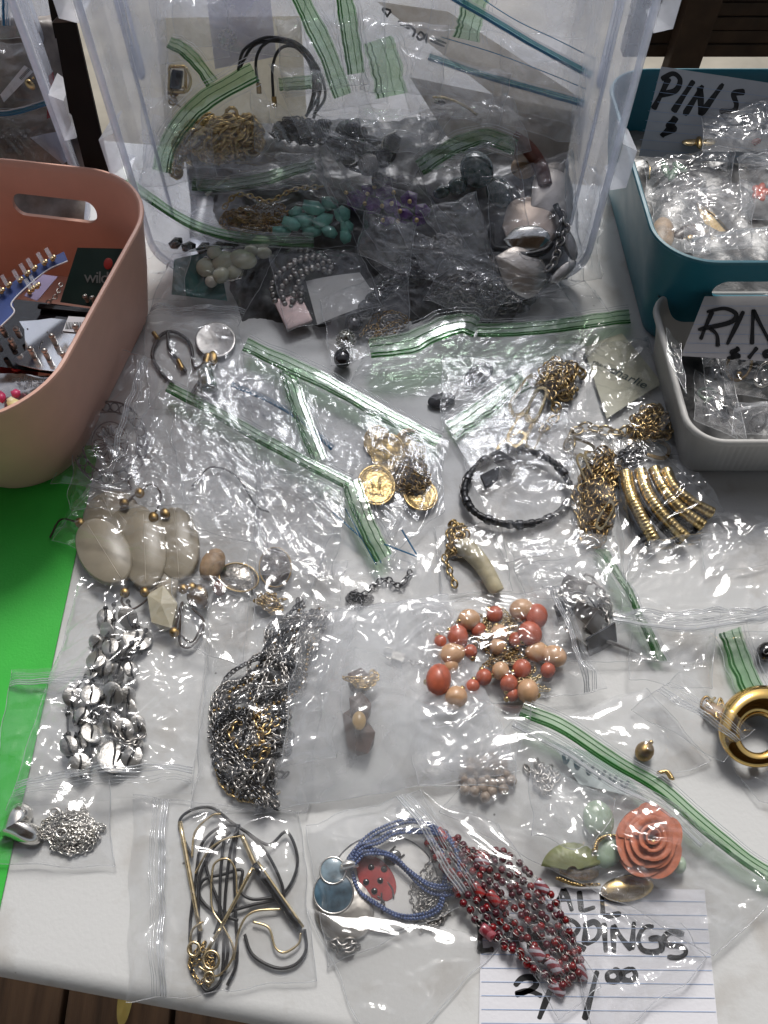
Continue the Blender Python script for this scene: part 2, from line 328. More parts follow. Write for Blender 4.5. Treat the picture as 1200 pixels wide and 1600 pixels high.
# ---------------------------------------------------------------- zip bags
class Bag:
    def __init__(self, label, q, lift=2, lifts=None, blobs=(), fm=None, cr=1.0, seed=1, mode='auto', ang=None, res=1.35, group='clear zip bags of costume jewellery', cat='plastic bag', zipk=None, zoff=3, zw=9, bulge=1.6, edge=True, wob=3.2):
        in_heap = mode in ('auto', 'pile') and sum(a[1] for a in q) / 4 < 500
        self.seed, self.mode, self.cr = seed, mode, cr * (0.85 if in_heap else 1.0); fm = fm or (FILM_HEAP if in_heap else FILM); self.heap = in_heap; self.big = 7.0 if (in_heap and cr > 1.0) else (2.2 if cr > 1.35 else 0)
        ls = lifts or (lift,) * 4; self.c = [G(a[0], a[1], l / 1000, mode) for a, l in zip(q, ls)]
        c = self.c; ctr = sum(c) / 4; self.n = np.cross(c[1] - c[3], c[0] - c[2]); self.n /= np.linalg.norm(self.n)
        if self.n[2] < 0 or (abs(self.n[2]) < .2 and self.n[1] > 0): self.n = -self.n
        self.W = (np.linalg.norm(c[1] - c[0]) + np.linalg.norm(c[2] - c[3])) * 500; self.H = (np.linalg.norm(c[3] - c[0]) + np.linalg.norm(c[2] - c[1])) * 500
        self.ang = seed * 1.3 if ang is None else R(ang); self.blobs = []
        for b in blobs:
            p = G(b[0], b[1], sum(ls) / 4000, mode); k = K(b[0], b[1], mode); ry = b[3] if len(b) > 4 else b[2]; self.blobs.append((p, b[2] * k, ry * k, b[-1] / 1000))
        self.bulge = bulge; self.wob = wob
        self.root = thing('zip_bag', label, cat, tuple(ctr), group)
        nu = int(np.clip(self.W / res, 8, 150)); nv = int(np.clip(self.H / res, 8, 150))
        u, v = np.meshgrid(np.linspace(0, 1, nu), np.linspace(0, 1, nv)); u = u.ravel(); v = v.ravel()
        top = self.S(u, v); bot = self.S(u, v, back=True); F = grid_faces(nu, nv)
        obj('bag_film', np.vstack([top, bot]), np.vstack([F, F[:, ::-1] + len(top)]), fm, self.root)
        if edge:
            e = []
            for (a, b) in (((0, 0), (0, 1)), ((1, 0), (1, 1)), ((0, 1), (1, 1))):
                t = np.linspace(0, 1, 50); e.append(tube(self.S(a[0] + (b[0] - a[0]) * t, a[1] + (b[1] - a[1]) * t) + self.n * 2e-4, 0.00022, 4))
            obj('side_seam', *join(e), SEAM, self.root)
        if zipk: self.zip(zipk, zoff, zw)
    def S(self, u, v, back=False, off=0.0):
        c = self.c; u = np.asarray(u, float); v = np.asarray(v, float)
        w = lambda a: a[..., None]
        P = w((1 - u) * (1 - v)) * c[0] + w(u * (1 - v)) * c[1] + w(u * v) * c[2] + w((1 - u) * v) * c[3]
        s, t = u * self.W, v * self.H; ed = np.clip(np.minimum(np.minimum(s, self.W - s), np.minimum(t, self.H - t)) / 9.0, 0, 1)
        d1 = self.wob * pn(s / 22, t / 22, self.seed + 91) + .6 * pn(s / 6, t / 6, self.seed + 93); d2 = self.wob * pn(s / 22, t / 22, self.seed + 92)
        x = c[1] - c[0]; x = x / np.linalg.norm(x); y = np.cross(self.n, x); P = P + w(d1 * 1e-3) * x + w(d2 * 1e-3) * y
        h = np.maximum(0, 3.0 * pn(s / 55, t / 55, self.seed + 77) + 1.0)
        if back:
            h = h * 0.5 + 0.3 + np.maximum(0, 0.35 * self.cr * crinkle(s, t, self.seed + 500, self.ang + 1))
        else:
            z = np.zeros_like(s)
            if self.big: h = h + ed * self.big * np.clip(.55 - np.abs(pn(s / 27 + .3 * self.seed, t / 21, self.seed + 61)) * 1.6, 0, 1) * 2
            for p, rx, ry, hh in self.blobs:
                d = P - p; dx = d[..., 0] / (rx * 1.15); dy = (d[..., 1] if abs(self.n[2]) > .5 else d[..., 2]) / (ry * 1.15); q = dx * dx + dy * dy
                z += (hh * 1000 / (1 + q * q)) ** 3
            z = z ** (1 / 3.)
            h = h + self.pleats(s, t) * np.clip(ed * 2, .15, 1) + 0.6 + ed ** .7 * (self.bulge + self.cr * crinkle(s, t, self.seed, self.ang)) + z * np.clip(ed * 1.5, 0, 1)
        return P + w(h * 1e-3 + off) * self.n
    def pleats(self, s, t):
        """sharp folds pinched into the film: steep on one side, drawn out on the other"""
        rs = np.random.RandomState(self.seed + 7000); out = np.zeros_like(s)
        for k in range(int(self.cr * self.W * self.H / (300 if self.heap else 560)) + 2):
            x0, y0 = rs.uniform(0, self.W), rs.uniform(0, self.H); th = self.ang + rs.choice([0, .5, -.6, 1.4]) + rs.uniform(-.35, .35); L = rs.uniform(9, 34); a = rs.uniform(.9, 2.7) * min(1.4, .5 + self.cr * .5); w_ = rs.uniform(1.1, 2.2); a *= 1.35 if self.heap else 1
            al = (s - x0) * math.cos(th) + (t - y0) * math.sin(th); d = -(s - x0) * math.sin(th) + (t - y0) * math.cos(th) + rs.uniform(-.012, .012) * al * al + 1.2 * pn(al / 9, np.full_like(al, k + .5), self.seed)
            near = (np.abs(al) < L * 1.3) & (np.abs(d) < 22); w2 = np.where(d > 0, w_, w_ * 3.2)
            out = np.maximum(out, np.where(near, a * np.exp(-np.abs(d) / w2) * np.exp(-(al / L) ** 4), 0))
        return out
    def zip(self, kind, zoff=3, zw=9):
        """zip fastener along the edge corner 0 - corner 1"""
        n = int(max(12, self.W / 1.8)); u = np.linspace(0.005, 0.995, n)
        def band(name, a, b, m, off, k=4):
            vv = np.linspace(a, b, k) / self.H; U, Vv = np.meshgrid(u, vv)
            return obj(name, self.S(U.ravel(), Vv.ravel(), off=off), grid_faces(n, k), m, self.root)
        def ridge(name, pos, m, r):
            return obj(name, *join([tube(self.S(u, np.full(n, p / self.H), off=0.0006), r, 5) for p in pos]), m, self.root)
        if kind == 'green':
            band('zip_band', zoff, zoff + zw, ZIPGREEN, 0.0005, 5); ridge('zip_ridge', (zoff + zw - .8, zoff + zw - 2.4), ZIPDARK, 0.0008)
            ridge('zip_track', (zoff + .6, zoff + 2.2), ZIPDARK, 0.0003); ridge('lip_ridges', [zoff - k for k in (1.2, 2.6)] + [zoff + zw + 2.2], SEAM, 0.0003)
        elif kind == 'clear':
            band('zip_band', zoff, zoff + 3.2, ZIPCLEAR, 0.0005, 4); ridge('zip_ridge', (zoff, zoff + 1.6, zoff + 3.2), SEAM, 0.0004); ridge('lip_ridges', [zoff - 2.5, zoff - 4, zoff - 5.2], SEAM, 0.00018)
        elif kind == 'blue':
            ridge('zip_ridge', (zoff, zoff + 1.4), ZIPBLUE, 0.0006); band('zip_band', zoff + 3, zoff + 3 + zw, ZIPGREEN, 0.0005); ridge('zip_track', (zoff + 3, zoff + 3 + zw), ZIPDARK, 0.0005)
    def strip(self, pts, wpx, kind='green', name='zip_band', mode=None):
        zip_path(pts, wpx, kind, self.root, mode or self.mode, name)
def zip_path(pts, wpx, kind, parent, mode='auto', name='zip_band'):
    """a zip fastener that curls along its own path; wpx = width in photo pixels, measured across"""
    q = cat(np.array([(p[0], p[1], p[2] if len(p) > 2 else 8) for p in pts], float), 70)
    d = np.gradient(q[:, :2], axis=0); d /= np.linalg.norm(d, axis=1)[:, None]; nrm = np.stack([-d[:, 1], d[:, 0]], 1)
    def at(o, lift): 
        w_ = 0.4 * pn(np.arange(len(q)) / 9.0, np.full(len(q), o * .02), 5)
        o = o * (1 + .22 * pn(np.arange(len(q)) / 13.0, np.full(len(q), .3), int(abs(q[0, 0])) + 3)) + .05 * wpx * pn(np.arange(len(q)) / 7.0, np.full(len(q), .7), int(abs(q[0, 1])) + 9)
        return G(q[:, 0] + nrm[:, 0] * o, q[:, 1] + nrm[:, 1] * o, (q[:, 2] + lift + w_) / 1000, mode)
    k = 6; offs = np.linspace(-.5, .5, k) * wpx; V = np.vstack([at(o, 0.5 * math.sin(3.14 * (i / (k - 1)))) for i, o in enumerate(offs)])
    band, ridge, = {'green': (ZIPGREEN, ZIPDARK), 'clear': (ZIPCLEAR, SEAM), 'teal': (ZIPTEAL, ZIPBLUE), 'blue': (ZIPCLEAR, ZIPBLUE)}[kind]
    obj(name, V, grid_faces(len(q), k), band, parent)
    obj('zip_ridge', *join([tube(at(o * wpx, .9), rr, 5) for o, rr in ((.42, .0008), (.26, .0006), (-.1, .0003), (-.4, .0003))]), ridge, parent)
    obj('lip_ridges', *join([tube(at(o * wpx, .5), .00025, 4) for o in (-.62, -.78, .66)]), SEAM, parent)

def lettering(name, body, size, m, M, parent, shear=0.0, space=1.0):
    """printed words as a thin mesh lying on a card"""
    tx = bpy.data.curves.new('words', 'FONT'); tx.body = body; tx.size = size; tx.extrude = .00008; tx.shear = shear; tx.space_character = space
    o = bpy.data.objects.new('words', tx); C.objects.link(o); bpy.context.view_layer.update(); me = bpy.data.meshes.new_from_object(o.evaluated_get(bpy.context.evaluated_depsgraph_get()))
    bpy.data.objects.remove(o); bpy.data.curves.remove(tx); me.name = name; me.materials.clear(); me.materials.append(m); return put(name, me, M, parent)
# ================================================================ setting
def table_mat():
    m = mat('table_plastic', (0.64, 0.645, 0.64), 0.42, var=0.035, scale=9, bump=0.12, bscale=420)
    N = m.node_tree.nodes; L = m.node_tree.links; b = N['Principled BSDF']; src = b.inputs['Base Color'].links[0].from_socket
    tc = N.new('ShaderNodeTexCoord')
    def layer(prev, scale, lo, hi, col, fac, kind='noise'):
        if kind == 'noise':
            t = N.new('ShaderNodeTexNoise'); t.inputs['Scale'].default_value = scale; t.inputs['Detail'].default_value = 6; o = t.outputs['Fac']
        else:
            t = N.new('ShaderNodeTexVoronoi'); t.inputs['Scale'].default_value = scale; o = t.outputs['Distance']
        L.new(tc.outputs['Object'], t.inputs['Vector']); mr = N.new('ShaderNodeMapRange'); mr.inputs[1].default_value = lo; mr.inputs[2].default_value = hi; mr.inputs[3].default_value = 0; mr.inputs[4].default_value = fac
        L.new(o, mr.inputs[0]); mx = N.new('ShaderNodeMixRGB'); mx.inputs[2].default_value = (*col, 1); L.new(mr.outputs[0], mx.inputs[0]); L.new(prev, mx.inputs[1]); return mx.outputs[0]
    src = layer(src, 26, 0.56, 0.72, (0.40, 0.37, 0.33), 0.6)       # grey grime
    src = layer(src, 8, 0.62, 0.75, (0.45, 0.36, 0.26), 0.4)        # brown stains
    src = layer(src, 48, 0.045, 0.02, (0.08, 0.07, 0.06), 0.85, 'v') # dark specks
    L.new(src, b.inputs['Base Color']); return m
TABLE = table_mat()
TDIR = R(-8.8)
bm = bmesh.new(); bmesh.ops.create_cube(bm, size=2)
for v in bm.verts: v.co = Vector((v.co.x * 0.91, v.co.y * 0.38, v.co.z * 0.021))
bmesh.ops.bevel(bm, geom=[e for e in bm.edges if abs(e.verts[0].co.z - e.verts[1].co.z) > .01], offset=0.04, segments=8, affect='EDGES', profile=0.5)
bmesh.ops.bevel(bm, geom=[e for e in bm.edges if e.verts[0].co.z > .02 and e.verts[1].co.z > .02], offset=0.011, segments=6, affect='EDGES', profile=0.5)
bm.verts.index_update(); V = np.array([v.co for v in bm.verts]); F = [tuple(v.index for v in f.verts) for f in bm.faces]; bm.free()
RZ = np.array(Matrix.Rotation(TDIR, 3, 'Z')); TC = np.array([0.155, 0.344, -0.0212])
tbl = thing('folding_table', 'off-white speckled plastic folding table top strewn with bagged jewellery', 'table', (TC[0], TC[1], -0.74))
obj('table_top', V @ RZ.T + TC, F, TABLE, tbl)
LEGM = mat('grey_leg_metal', (0.25, 0.25, 0.26), 0.5, 0.8)
for sx in (-1, 1):
    for sy in (-1, 1):
        a = RZ @ np.array([sx * .8, sy * .3, 0]) + TC
        obj('leg', *tube([(a[0], a[1], -0.739), (a[0], a[1], -0.4), (a[0], a[1], -0.045)], 0.014, 10), LEGM, tbl)
# deck boards underneath, pale ground beyond
DECK = mat('deck_wood', (0.12, 0.068, 0.036), 0.8, var=0.45, scale=6, bump=0.5, bscale=90)
_mp = DECK.node_tree.nodes.new('ShaderNodeMapping'); _mp.inputs['Scale'].default_value = (9, 1, 1)
_tc = [n for n in DECK.node_tree.nodes if n.type == 'TEX_COORD'][0]; DECK.node_tree.links.new(_tc.outputs['Object'], _mp.inputs['Vector'])
for n in DECK.node_tree.nodes:
    if n.type == 'TEX_NOISE': DECK.node_tree.links.new(_mp.outputs[0], n.inputs['Vector'])
deck = struct('deck_floor', *box_vf((0, 0.1, -0.805), 2.6, 1.35, 0.02), mat('deck_joist_shadow', (0.03, 0.02, 0.015), 0.9))
rs = random.Random(7)
for i in range(36):
    o = obj('plank', *box_vf((0, 0, 0), 0.069, 1.35, 0.019, None, 0.004), DECK, None, False)
    o.parent = deck; o.location = (-2.55 + i * 0.146, 0.1 , -0.760 + rs.uniform(-.0015, .0015)); o.rotation_euler = (0, 0, R(3) + rs.uniform(-.003, .003))
struct('ground', [(-60, -60, -1.0), (60, -60, -1.0), (60, 60, -1.0), (-60, 60, -1.0)], [(0, 1, 2, 3)], mat('pale_gravel_ground', (0.34, 0.31, 0.25), 0.9, var=0.35, scale=3))
lf = obj('fallen_leaf', *box_vf((0, 0, 0), 1, 1, 1), mat('yellow_leaf', (0.5, 0.38, 0.10), 0.6), None)
_p = G(195, 1572, 0.0, -0.736); _t = np.linspace(0, 2 * np.pi, 20, endpoint=False)
_V = np.stack([_p[0] + .010 * np.cos(_t) * (1 + .25 * np.sin(_t)), _p[1] + .022 * np.sin(_t), _p[2] + .003 + .002 * np.cos(3 * _t)], 1); _V = np.vstack([_V, [_p + (0, 0, .001)]])
bpy.data.objects.remove(lf); lf = obj('fallen_leaf', _V, [(i, (i + 1) % 20, 20) for i in range(20)], MATS['yellow_leaf'], None); tag(lf, 'small yellow fallen leaf on the brown deck below the table edge', 'leaf')
# slatted bench in the shade behind
WOOD = mat('bench_wood', (0.040, 0.024, 0.013), 0.7, var=0.4, scale=25, bump=0.4, bscale=60)
bench = thing('wooden_bench', 'dark brown slatted wooden bench standing in the shade behind the teal bin', 'bench', (0.75, 1.15, -0.74))
rs = random.Random(3)
for i in range(11):
    obj('slat', *box_vf((0.775, 1.12 + rs.uniform(-.003, .003), -0.062 + i * 0.0172), 0.445, 0.011, 0.0080, None, 0.0015), WOOD, bench, False)
for x, tl in ((0.405, 0.02), (0.605, 0.05), (1.2, 0.0)):
    obj('leg', *box_vf((x, 1.095, -0.30), 0.022, 0.014, 0.44, np.array(Matrix.Rotation(tl, 3, 'Y')), 0.003), WOOD, bench, False)
# green poster paper under the bags on the left
GREEN = mat('green_paper', (0.035, 0.46, 0.045), 0.6, var=0.05, scale=40, bump=0.15, bscale=600)
a, b = G(142, 762), G(0, 1423); d = (b - a) / np.linalg.norm(b - a); e = np.array([d[1], -d[0], 0]); e = e if e[0] < 0 else -e
a2 = a - d * 0.04; b2 = b + d * 0.0; qd = [a2, a2 + e * .4, b2 + e * .4, b2]
_u, _v = [a.ravel() for a in np.meshgrid(np.linspace(0, 1, 50), np.linspace(0, 1, 50))]; _P = ((1 - _u) * (1 - _v))[:, None] * qd[0] + (_u * (1 - _v))[:, None] * qd[1] + (_u * _v)[:, None] * qd[2] + ((1 - _u) * _v)[:, None] * qd[3]
_P[:, 2] = .0012 + .0008 * pn(_P[:, 0] * 16, _P[:, 1] * 16, 4) + .0003 * pn(_P[:, 0] * 60, _P[:, 1] * 60, 5); gp = obj('green_paper_sheet', np.vstack([_P, _P - np.array([0, 0, .0002])]), np.vstack([grid_faces(50, 50), grid_faces(50, 50)[:, ::-1] + 2500]), GREEN, None)
tag(gp, 'bright green sheet of poster paper lying in front of the pink bin', 'paper')

# ================================================================ bins
def contour(hx, hy, r, seg=8, fine=0, rib=0.0, pitch=0.0045):
    pts = []
    for cx, cy, a0 in ((hx - r, hy - r, 0), (-hx + r, hy - r, 90), (-hx + r, -hy + r, 180), (hx - r, -hy + r, 270)):
        for k in range(seg + 1):
            a = R(a0 + 90 * k / seg); pts.append((cx + r * math.cos(a), cy + r * math.sin(a)))
    P = np.array(pts)
    if fine:
        Q = np.vstack([P, P[:1]]); dd = np.concatenate([[0], np.cumsum(np.linalg.norm(np.diff(Q, axis=0), axis=1))]); t = np.linspace(0, dd[-1], fine, endpoint=False)
        P = np.stack([np.interp(t, dd, Q[:, i]) for i in range(2)], 1)
        if rib:
            T = np.roll(P, -1, 0) - np.roll(P, 1, 0); T /= np.linalg.norm(T, axis=1)[:, None]; P = P + np.stack([T[:, 1], -T[:, 0]], 1) * (rib * np.abs(np.sin(np.pi * t / pitch)))[:, None]
    return P
def bin_vf(hx, hy, r, prof, seg=8, fine=0, rib=0.0):
    """prof = [(inset, z, ribbed)], outside bottom first, round the rim, to inside bottom"""
    V, F, n = [], [], None
    for ins, z, rb in prof:
        c = contour(hx - ins, hy - ins, max(r - ins, .004), seg, fine, rib if rb else 0); n = len(c); V += [(x, y, z) for x, y in c]
    for k in range(len(prof) - 1):
        for i in range(n): F.append((k * n + i, k * n + (i + 1) % n, (k + 1) * n + (i + 1) % n, (k + 1) * n + i))
    F.append(tuple(range(n - 1, -1, -1))); m = (len(prof) - 1) * n; F.append(tuple(range(m, m + n))); return np.array(V), F
def handled_bin(name, label, m, loc, rot, hx, hy, h, slots, r=.045):
    prof = [(.027, 0, 0), (.0235, .002, 0), (.022, .006, 0), (.011, h * .5, 0), (.002, h - .004, 0), (.0005, h - .0015, 0), (.001, h, 0), (.003, h + .0004, 0), (.0045, h - .001, 0), (.0055, h - .006, 0), (.0145, h * .5, 0), (.026, .006, 0), (.030, .004, 0)]
    V, F = bin_vf(hx, hy, r, prof, 14)
    t = thing(name, label, 'bin', loc); t.rotation_euler = (0, 0, R(rot))
    me = mesh('bin_shell', V, F, m); o = bpy.data.objects.new('bin_shell', me); C.objects.link(o); o.parent = t; ORG[o] = ORG[t]
    for sx, sy, half, z in slots:
        c = contour(half, .0095, .0094, 8); cv = [(x + sx, sy - .03, y + z) for x, y in c] + [(x + sx, sy + .03, y + z) for x, y in c]; n = len(c)
        cf = [tuple(range(n)), tuple(range(2 * n - 1, n - 1, -1))] + [(i, n + i, n + (i + 1) % n, (i + 1) % n) for i in range(n)]
        cm = bpy.data.meshes.new('cut'); cm.from_pydata(cv, [], cf); bmx = bmesh.new(); bmx.from_mesh(cm); bmesh.ops.recalc_face_normals(bmx, faces=bmx.faces); bmx.to_mesh(cm); bmx.free()
        co = bpy.data.objects.new('cut', cm); C.objects.link(co); co.parent = t
        md = o.modifiers.new('b', 'BOOLEAN'); md.operation = 'DIFFERENCE'; md.object = co; md.solver = 'EXACT'
        bpy.context.view_layer.update(); dg = bpy.context.evaluated_depsgraph_get(); nm = bpy.data.meshes.new_from_object(o.evaluated_get(dg)); o.modifiers.clear(); o.data = nm; nm.name = 'bin_shell'
        bpy.data.objects.remove(co); bpy.data.meshes.remove(cm)
    # smooth only between gently meeting faces
    o.data.set_sharp_from_angle(angle=R(40))
    return t
PINK = mat('pink_bin_plastic', (0.72, 0.41, 0.315), 0.45, var=0.03, bump=0.08, bscale=700)
TEAL = mat('teal_bin_plastic', (0.010, 0.125, 0.175), 0.42, var=0.04, bump=0.08, bscale=700)
GREY = mat('grey_tray_plastic', (0.50, 0.49, 0.47), 0.5, var=0.03, bump=0.08, bscale=700)
handled_bin('storage_bin', 'salmon pink plastic bin with an oval handle slot, full of carded earrings', PINK, (-0.301, 0.452, 0), -10, .103, .139, .104, [(-.004, .131, .038, .068)], .07)
handled_bin('storage_bin', 'teal plastic bin with an oval handle slot, full of bagged pins', TEAL, (0.310, 0.602, 0), 0, .106, .138, .103, [(-.012, -.130, .042, .072)])
tray = thing('ribbed_tray', 'low pale grey ribbed plastic tray of bagged rings', 'tray', (0.312, 0.412, 0)); tray.rotation_euler = (0, 0, R(0))
V, F = bin_vf(.097, .078, .026, [(.016, 0, 1), (.014, .003, 1), (.004, .047, 1), (.001, .0495, 0), (-.0005, .051, 0), (-.0005, .0535, 0), (.001, .0548, 0), (.003, .0548, 0), (.0042, .053, 0), (.006, .046, 0), (.016, .006, 0), (.020, .003, 0)], 8, 640, .0007)
V = V + np.array([.312, .412, 0]); obj('tray_shell', V, F, GREY, tray)
# clear bins lying on their sides, mouths towards us
def clear_bin(label, loc, rot, HX):
    t = thing('clear_storage_bin', label, 'bin', loc); t.rotation_euler = (0, 0, R(rot)); D = .150
    prof = [(.022, 0, 0), (.017, .004, 0), (.004, D - .040, 0), (.003, D - .038, 0), (-.004, D - .036, 0), (-.005, D - .012, 0), (-.009, D - .010, 0), (-.009, D, 0), (-.004, D + .0005, 0), (-.002, D - .006, 0), (.0055, D - .036, 0), (.018, .006, 0), (.022, .003, 0)]
    V, F = bin_vf(HX, .160, .03, prof, 6); f = lambda V: np.stack([V[:, 0], -V[:, 2], V[:, 1] + .160 + .012], 1)
    def part(name, V, F, m, smooth=True):
        o = bpy.data.objects.new(name, mesh(name, f(np.asarray(V, float)), F, m, smooth)); C.objects.link(o); o.parent = t; return o
    o = part('bin_shell', V, F, BINCLEAR); o.data.set_sharp_from_angle(angle=R(35))
    V, F = bin_vf(HX + .0095, .1695, .033, [(0, D - .004, 0), (-.001, D + .001, 0), (0, D + .004, 0), (.004, D + .004, 0), (.005, D + .001, 0), (.004, D - .002, 0)], 6); F = F[:-2]; n = len(V) // 6; F += [(5 * n + i, 5 * n + (i + 1) % n, (i + 1) % n, i) for i in range(n)]
    part('rim', V, F, BINRIM)
    for sx in (-1, 1):
        for y0, y1 in ((-.075, -.035), (.045, .085)):
            # raised latch seat: a tapered frame on the rim
            x = sx * (HX + .010)
            prof2 = [(x, y0, D - .03), (x + sx * .010, y0 + .006, D - .026), (x + sx * .010, y1 - .006, D - .026), (x, y1, D - .03), (x, y0, D + .004), (x + sx * .012, y0 + .004, D + .006), (x + sx * .012, y1 - .004, D + .006), (x, y1, D + .004)]
            part('latch_seat', prof2, [(0, 1, 5, 4), (1, 2, 6, 5), (2, 3, 7, 6), (4, 5, 6, 7)], BINRIM, False)
        # handle rib: a rounded loop moulded inside the side wall
        c = contour(.0055, .032, .005, 5); V, F = tube([(sx * (HX - .0045), y + .01, D - .055 + x) for x, y in c], .0016, 6, closed=True); part('handle_rib', V, F, BINRIM)
        V, F = tube([(sx * (HX - .0045), y, D - .040) for y in np.linspace(-.14, .14, 12)], .0016, 6); part('wall_rib', V, F, BINRIM)
    return t
clear_bin('large clear plastic storage bin tipped on its side, spilling bagged jewellery onto the table', (-0.0085, 0.722, 0), -2, .188)
clear_bin('clear plastic storage bin cut by the photo edge behind the pink bin', (-0.494, 0.785, 0), 0, .208)
# black upright strip between the clear bins
bs = thing('black_strip', 'tall flat black plastic strip standing between the two clear bins', 'panel', (-0.24, 0.57, 0))
BLKM = mat('black_matt_plastic', (0.004, 0.004, 0.0045), 0.6, spec=.2)
def upright(name, poly, y, th, m):
    P = np.array([G(px, py, 0, ((0, y, 0), (0, 1, 0))) for px, py in poly]); k = len(P)
    return obj(name, np.vstack([P, P + np.array([0, th, 0])]), [tuple(range(k - 1, -1, -1)), tuple(range(k, 2 * k))] + [(i, (i + 1) % k, k + (i + 1) % k, k + i) for i in range(k)], m, bs, False)
upright('strip_face', [(84, 36), (118, 34), (171, 268), (186, 330), (150, 330), (134, 268), (112, 180), (108, 176)], .606, .003, BLKM)
upright('strip_back', [(68, -40), (92, -40), (99, 16), (104, 34), (108, 60), (86, 60), (80, 30)], .612, .003, BLKM)
upright('strip_lip', [(81, 36), (98, 17), (108, 22), (118, 34)], .6045, .0014, mat('black_lip_edge', (0.035, 0.035, 0.035), 0.35))
# unseen roof and posts, added to shade the table and darken film reflections
RW = mat('shade_roof_boards', (.10, .065, .04), .8, var=.35, scale=5)
roof = struct('added_shade_roof', *box_vf((0, -1.65, 1.72), 3.2, 2.05, .03), RW)
for i in range(11):
    o = obj('shade_roof_rafter', *box_vf((-3.0 + i * .6, -1.65, 1.635), .022, 2.05, .055), RW, None, False); o.parent = roof
for x in (-2.9, 2.9):
    o = obj('shade_roof_post', *box_vf((x, .3, .42), .045, .045, 1.16), RW, None, False); o.parent = roof
# ================================================================ cards and handwriting
def card(name, label, quad, mode, lift, lines=(), m=None, cat='card', curl=0.0, lf=None):
    """a flat stiff card; quad in photo px; ruled lines given as pairs of px points"""
    P = [G(a, b, lift / 1000, mode) for a, b in quad]; n = np.cross(P[1] - P[0], P[3] - P[0]); n /= np.linalg.norm(n); n = n if n @ (np.array([0, 0, CAM_H]) - P[0]) > 0 else -n
    t = thing(name, label, cat, tuple(sum(P) / 4)); k = 9
    u, v = np.meshgrid(np.linspace(0, 1, k), np.linspace(0, 1, k)); u = u.ravel()[:, None]; v = v.ravel()[:, None]
    S = (1 - u) * (1 - v) * P[0] + u * (1 - v) * P[1] + u * v * P[2] + (1 - u) * v * P[3] + curl * .001 * np.sin(u * 3.1 + .4) * n; F = grid_faces(k, k)
    obj('card_sheet', np.vstack([S, S - n * .0003]), np.vstack([F, F[:, ::-1] + k * k]), m or PAPER, t)
    if lines:
        vs, fs = [], []
        for i, (a, b) in enumerate(lines):
            A, B = G(a[0], a[1], lift / 1000, mode) + n * .00025, G(b[0], b[1], lift / 1000, mode) + n * .00025; d = np.cross(n, B - A); d = d / np.linalg.norm(d) * .00016
            ss = np.linspace(0, 1, 12)[:, None]; ctr = A + (B - A) * ss + curl * .001 * np.sin(ss * 3.1 + .4) * n; vs.append(np.vstack([ctr - d, ctr + d])); fs.append(np.array([(j, j + 1, j + 13, j + 12) for j in range(11)]))
        obj('ruled_lines', *join(list(zip(vs, fs))), RULE, t)
    return t
def ink(parent, strokes, wpx, mode, lift, name='marker_letter', m=None, off=.0005):
    """marker strokes: a list of letters, each a list of px polylines"""
    for letter in strokes:
        parts = []
        for st in letter:
            q = cat(np.array(st, float), 26) if len(st) > 2 else np.linspace(st[0], st[1], 12)
            d = np.gradient(q, axis=0); d /= np.linalg.norm(d, axis=1)[:, None] + 1e-9; nr = np.stack([-d[:, 1], d[:, 0]], 1)
            ww = wpx * .5 * (1 + .18 * np.sin(np.linspace(0, 5, len(q)) + q[0, 0])); ww[0] *= .6; ww[-1] *= .55
            a = q + nr * ww[:, None]; b = q - nr * ww[:, None]; n = len(q)
            V = np.vstack([G(a[:, 0], a[:, 1], lift / 1000 + off, mode), G(b[:, 0], b[:, 1], lift / 1000 + off, mode)]); parts.append((V, np.array([(i, i + 1, n + i + 1, n + i) for i in range(n - 1)])))
        obj(name, *join(parts), m or INK, parent, False)
def sc_(pts, ox, oy, s=1 / 3): return [(ox + x * s, oy + y * s) for x, y in pts]
# earrings price card
ec = card('index_card', 'ruled white index card marked ALL EARRINGS 2/1.00 at the table edge', [(752, 1384), (1101, 1390), (1124, 1622), (748, 1622)], 'auto', .8, [((752 + 0 * i, 1405 + 21.5 * i), (1102 + i * 2.1, 1409 + 21.5 * i)) for i in range(10)], curl=.5)
L_ = lambda *s: [sc_(q, 800, 1200) for q in s]
ink(ec, [L_([(205, 655), (222, 610), (240, 566)], [(240, 566), (262, 610), (282, 672)], [(208, 620), (275, 615)]), L_([(315, 575), (322, 640), (330, 668), (390, 652)]), L_([(420, 585), (425, 650), (435, 692), (512, 682)])], 8, 'auto', .8)
ink(ec, [L_([(-150, 720), (-150, 860)], [(-150, 725), (-90, 715)], [(-150, 785), (-100, 780)], [(-150, 858), (-85, 850)]), L_([(-40, 860), (-5, 730), (30, 855)], [(-25, 810), (20, 805)]),
         L_([(80, 725), (85, 860)], [(80, 725), (130, 720), (150, 760), (95, 790)], [(100, 790), (160, 855)]), L_([(225, 720), (228, 860)], [(210, 728), (270, 712), (312, 745), (285, 785), (235, 795)], [(250, 795), (300, 830), (345, 852)]),
         L_([(345, 735), (340, 830)], [(335, 742), (385, 722), (412, 755), (395, 800), (345, 828)]), L_([(430, 725), (440, 865)]), L_([(478, 872), (474, 735)], [(474, 735), (515, 800), (562, 852)], [(562, 852), (572, 720)]),
         L_([(665, 742), (620, 748), (592, 800), (610, 850), (660, 862), (702, 848), (692, 800), (640, 802)]), L_([(808, 778), (745, 768), (712, 800), (735, 828), (800, 838), (815, 868), (780, 888), (728, 884)])], 8.5, 'auto', .8)
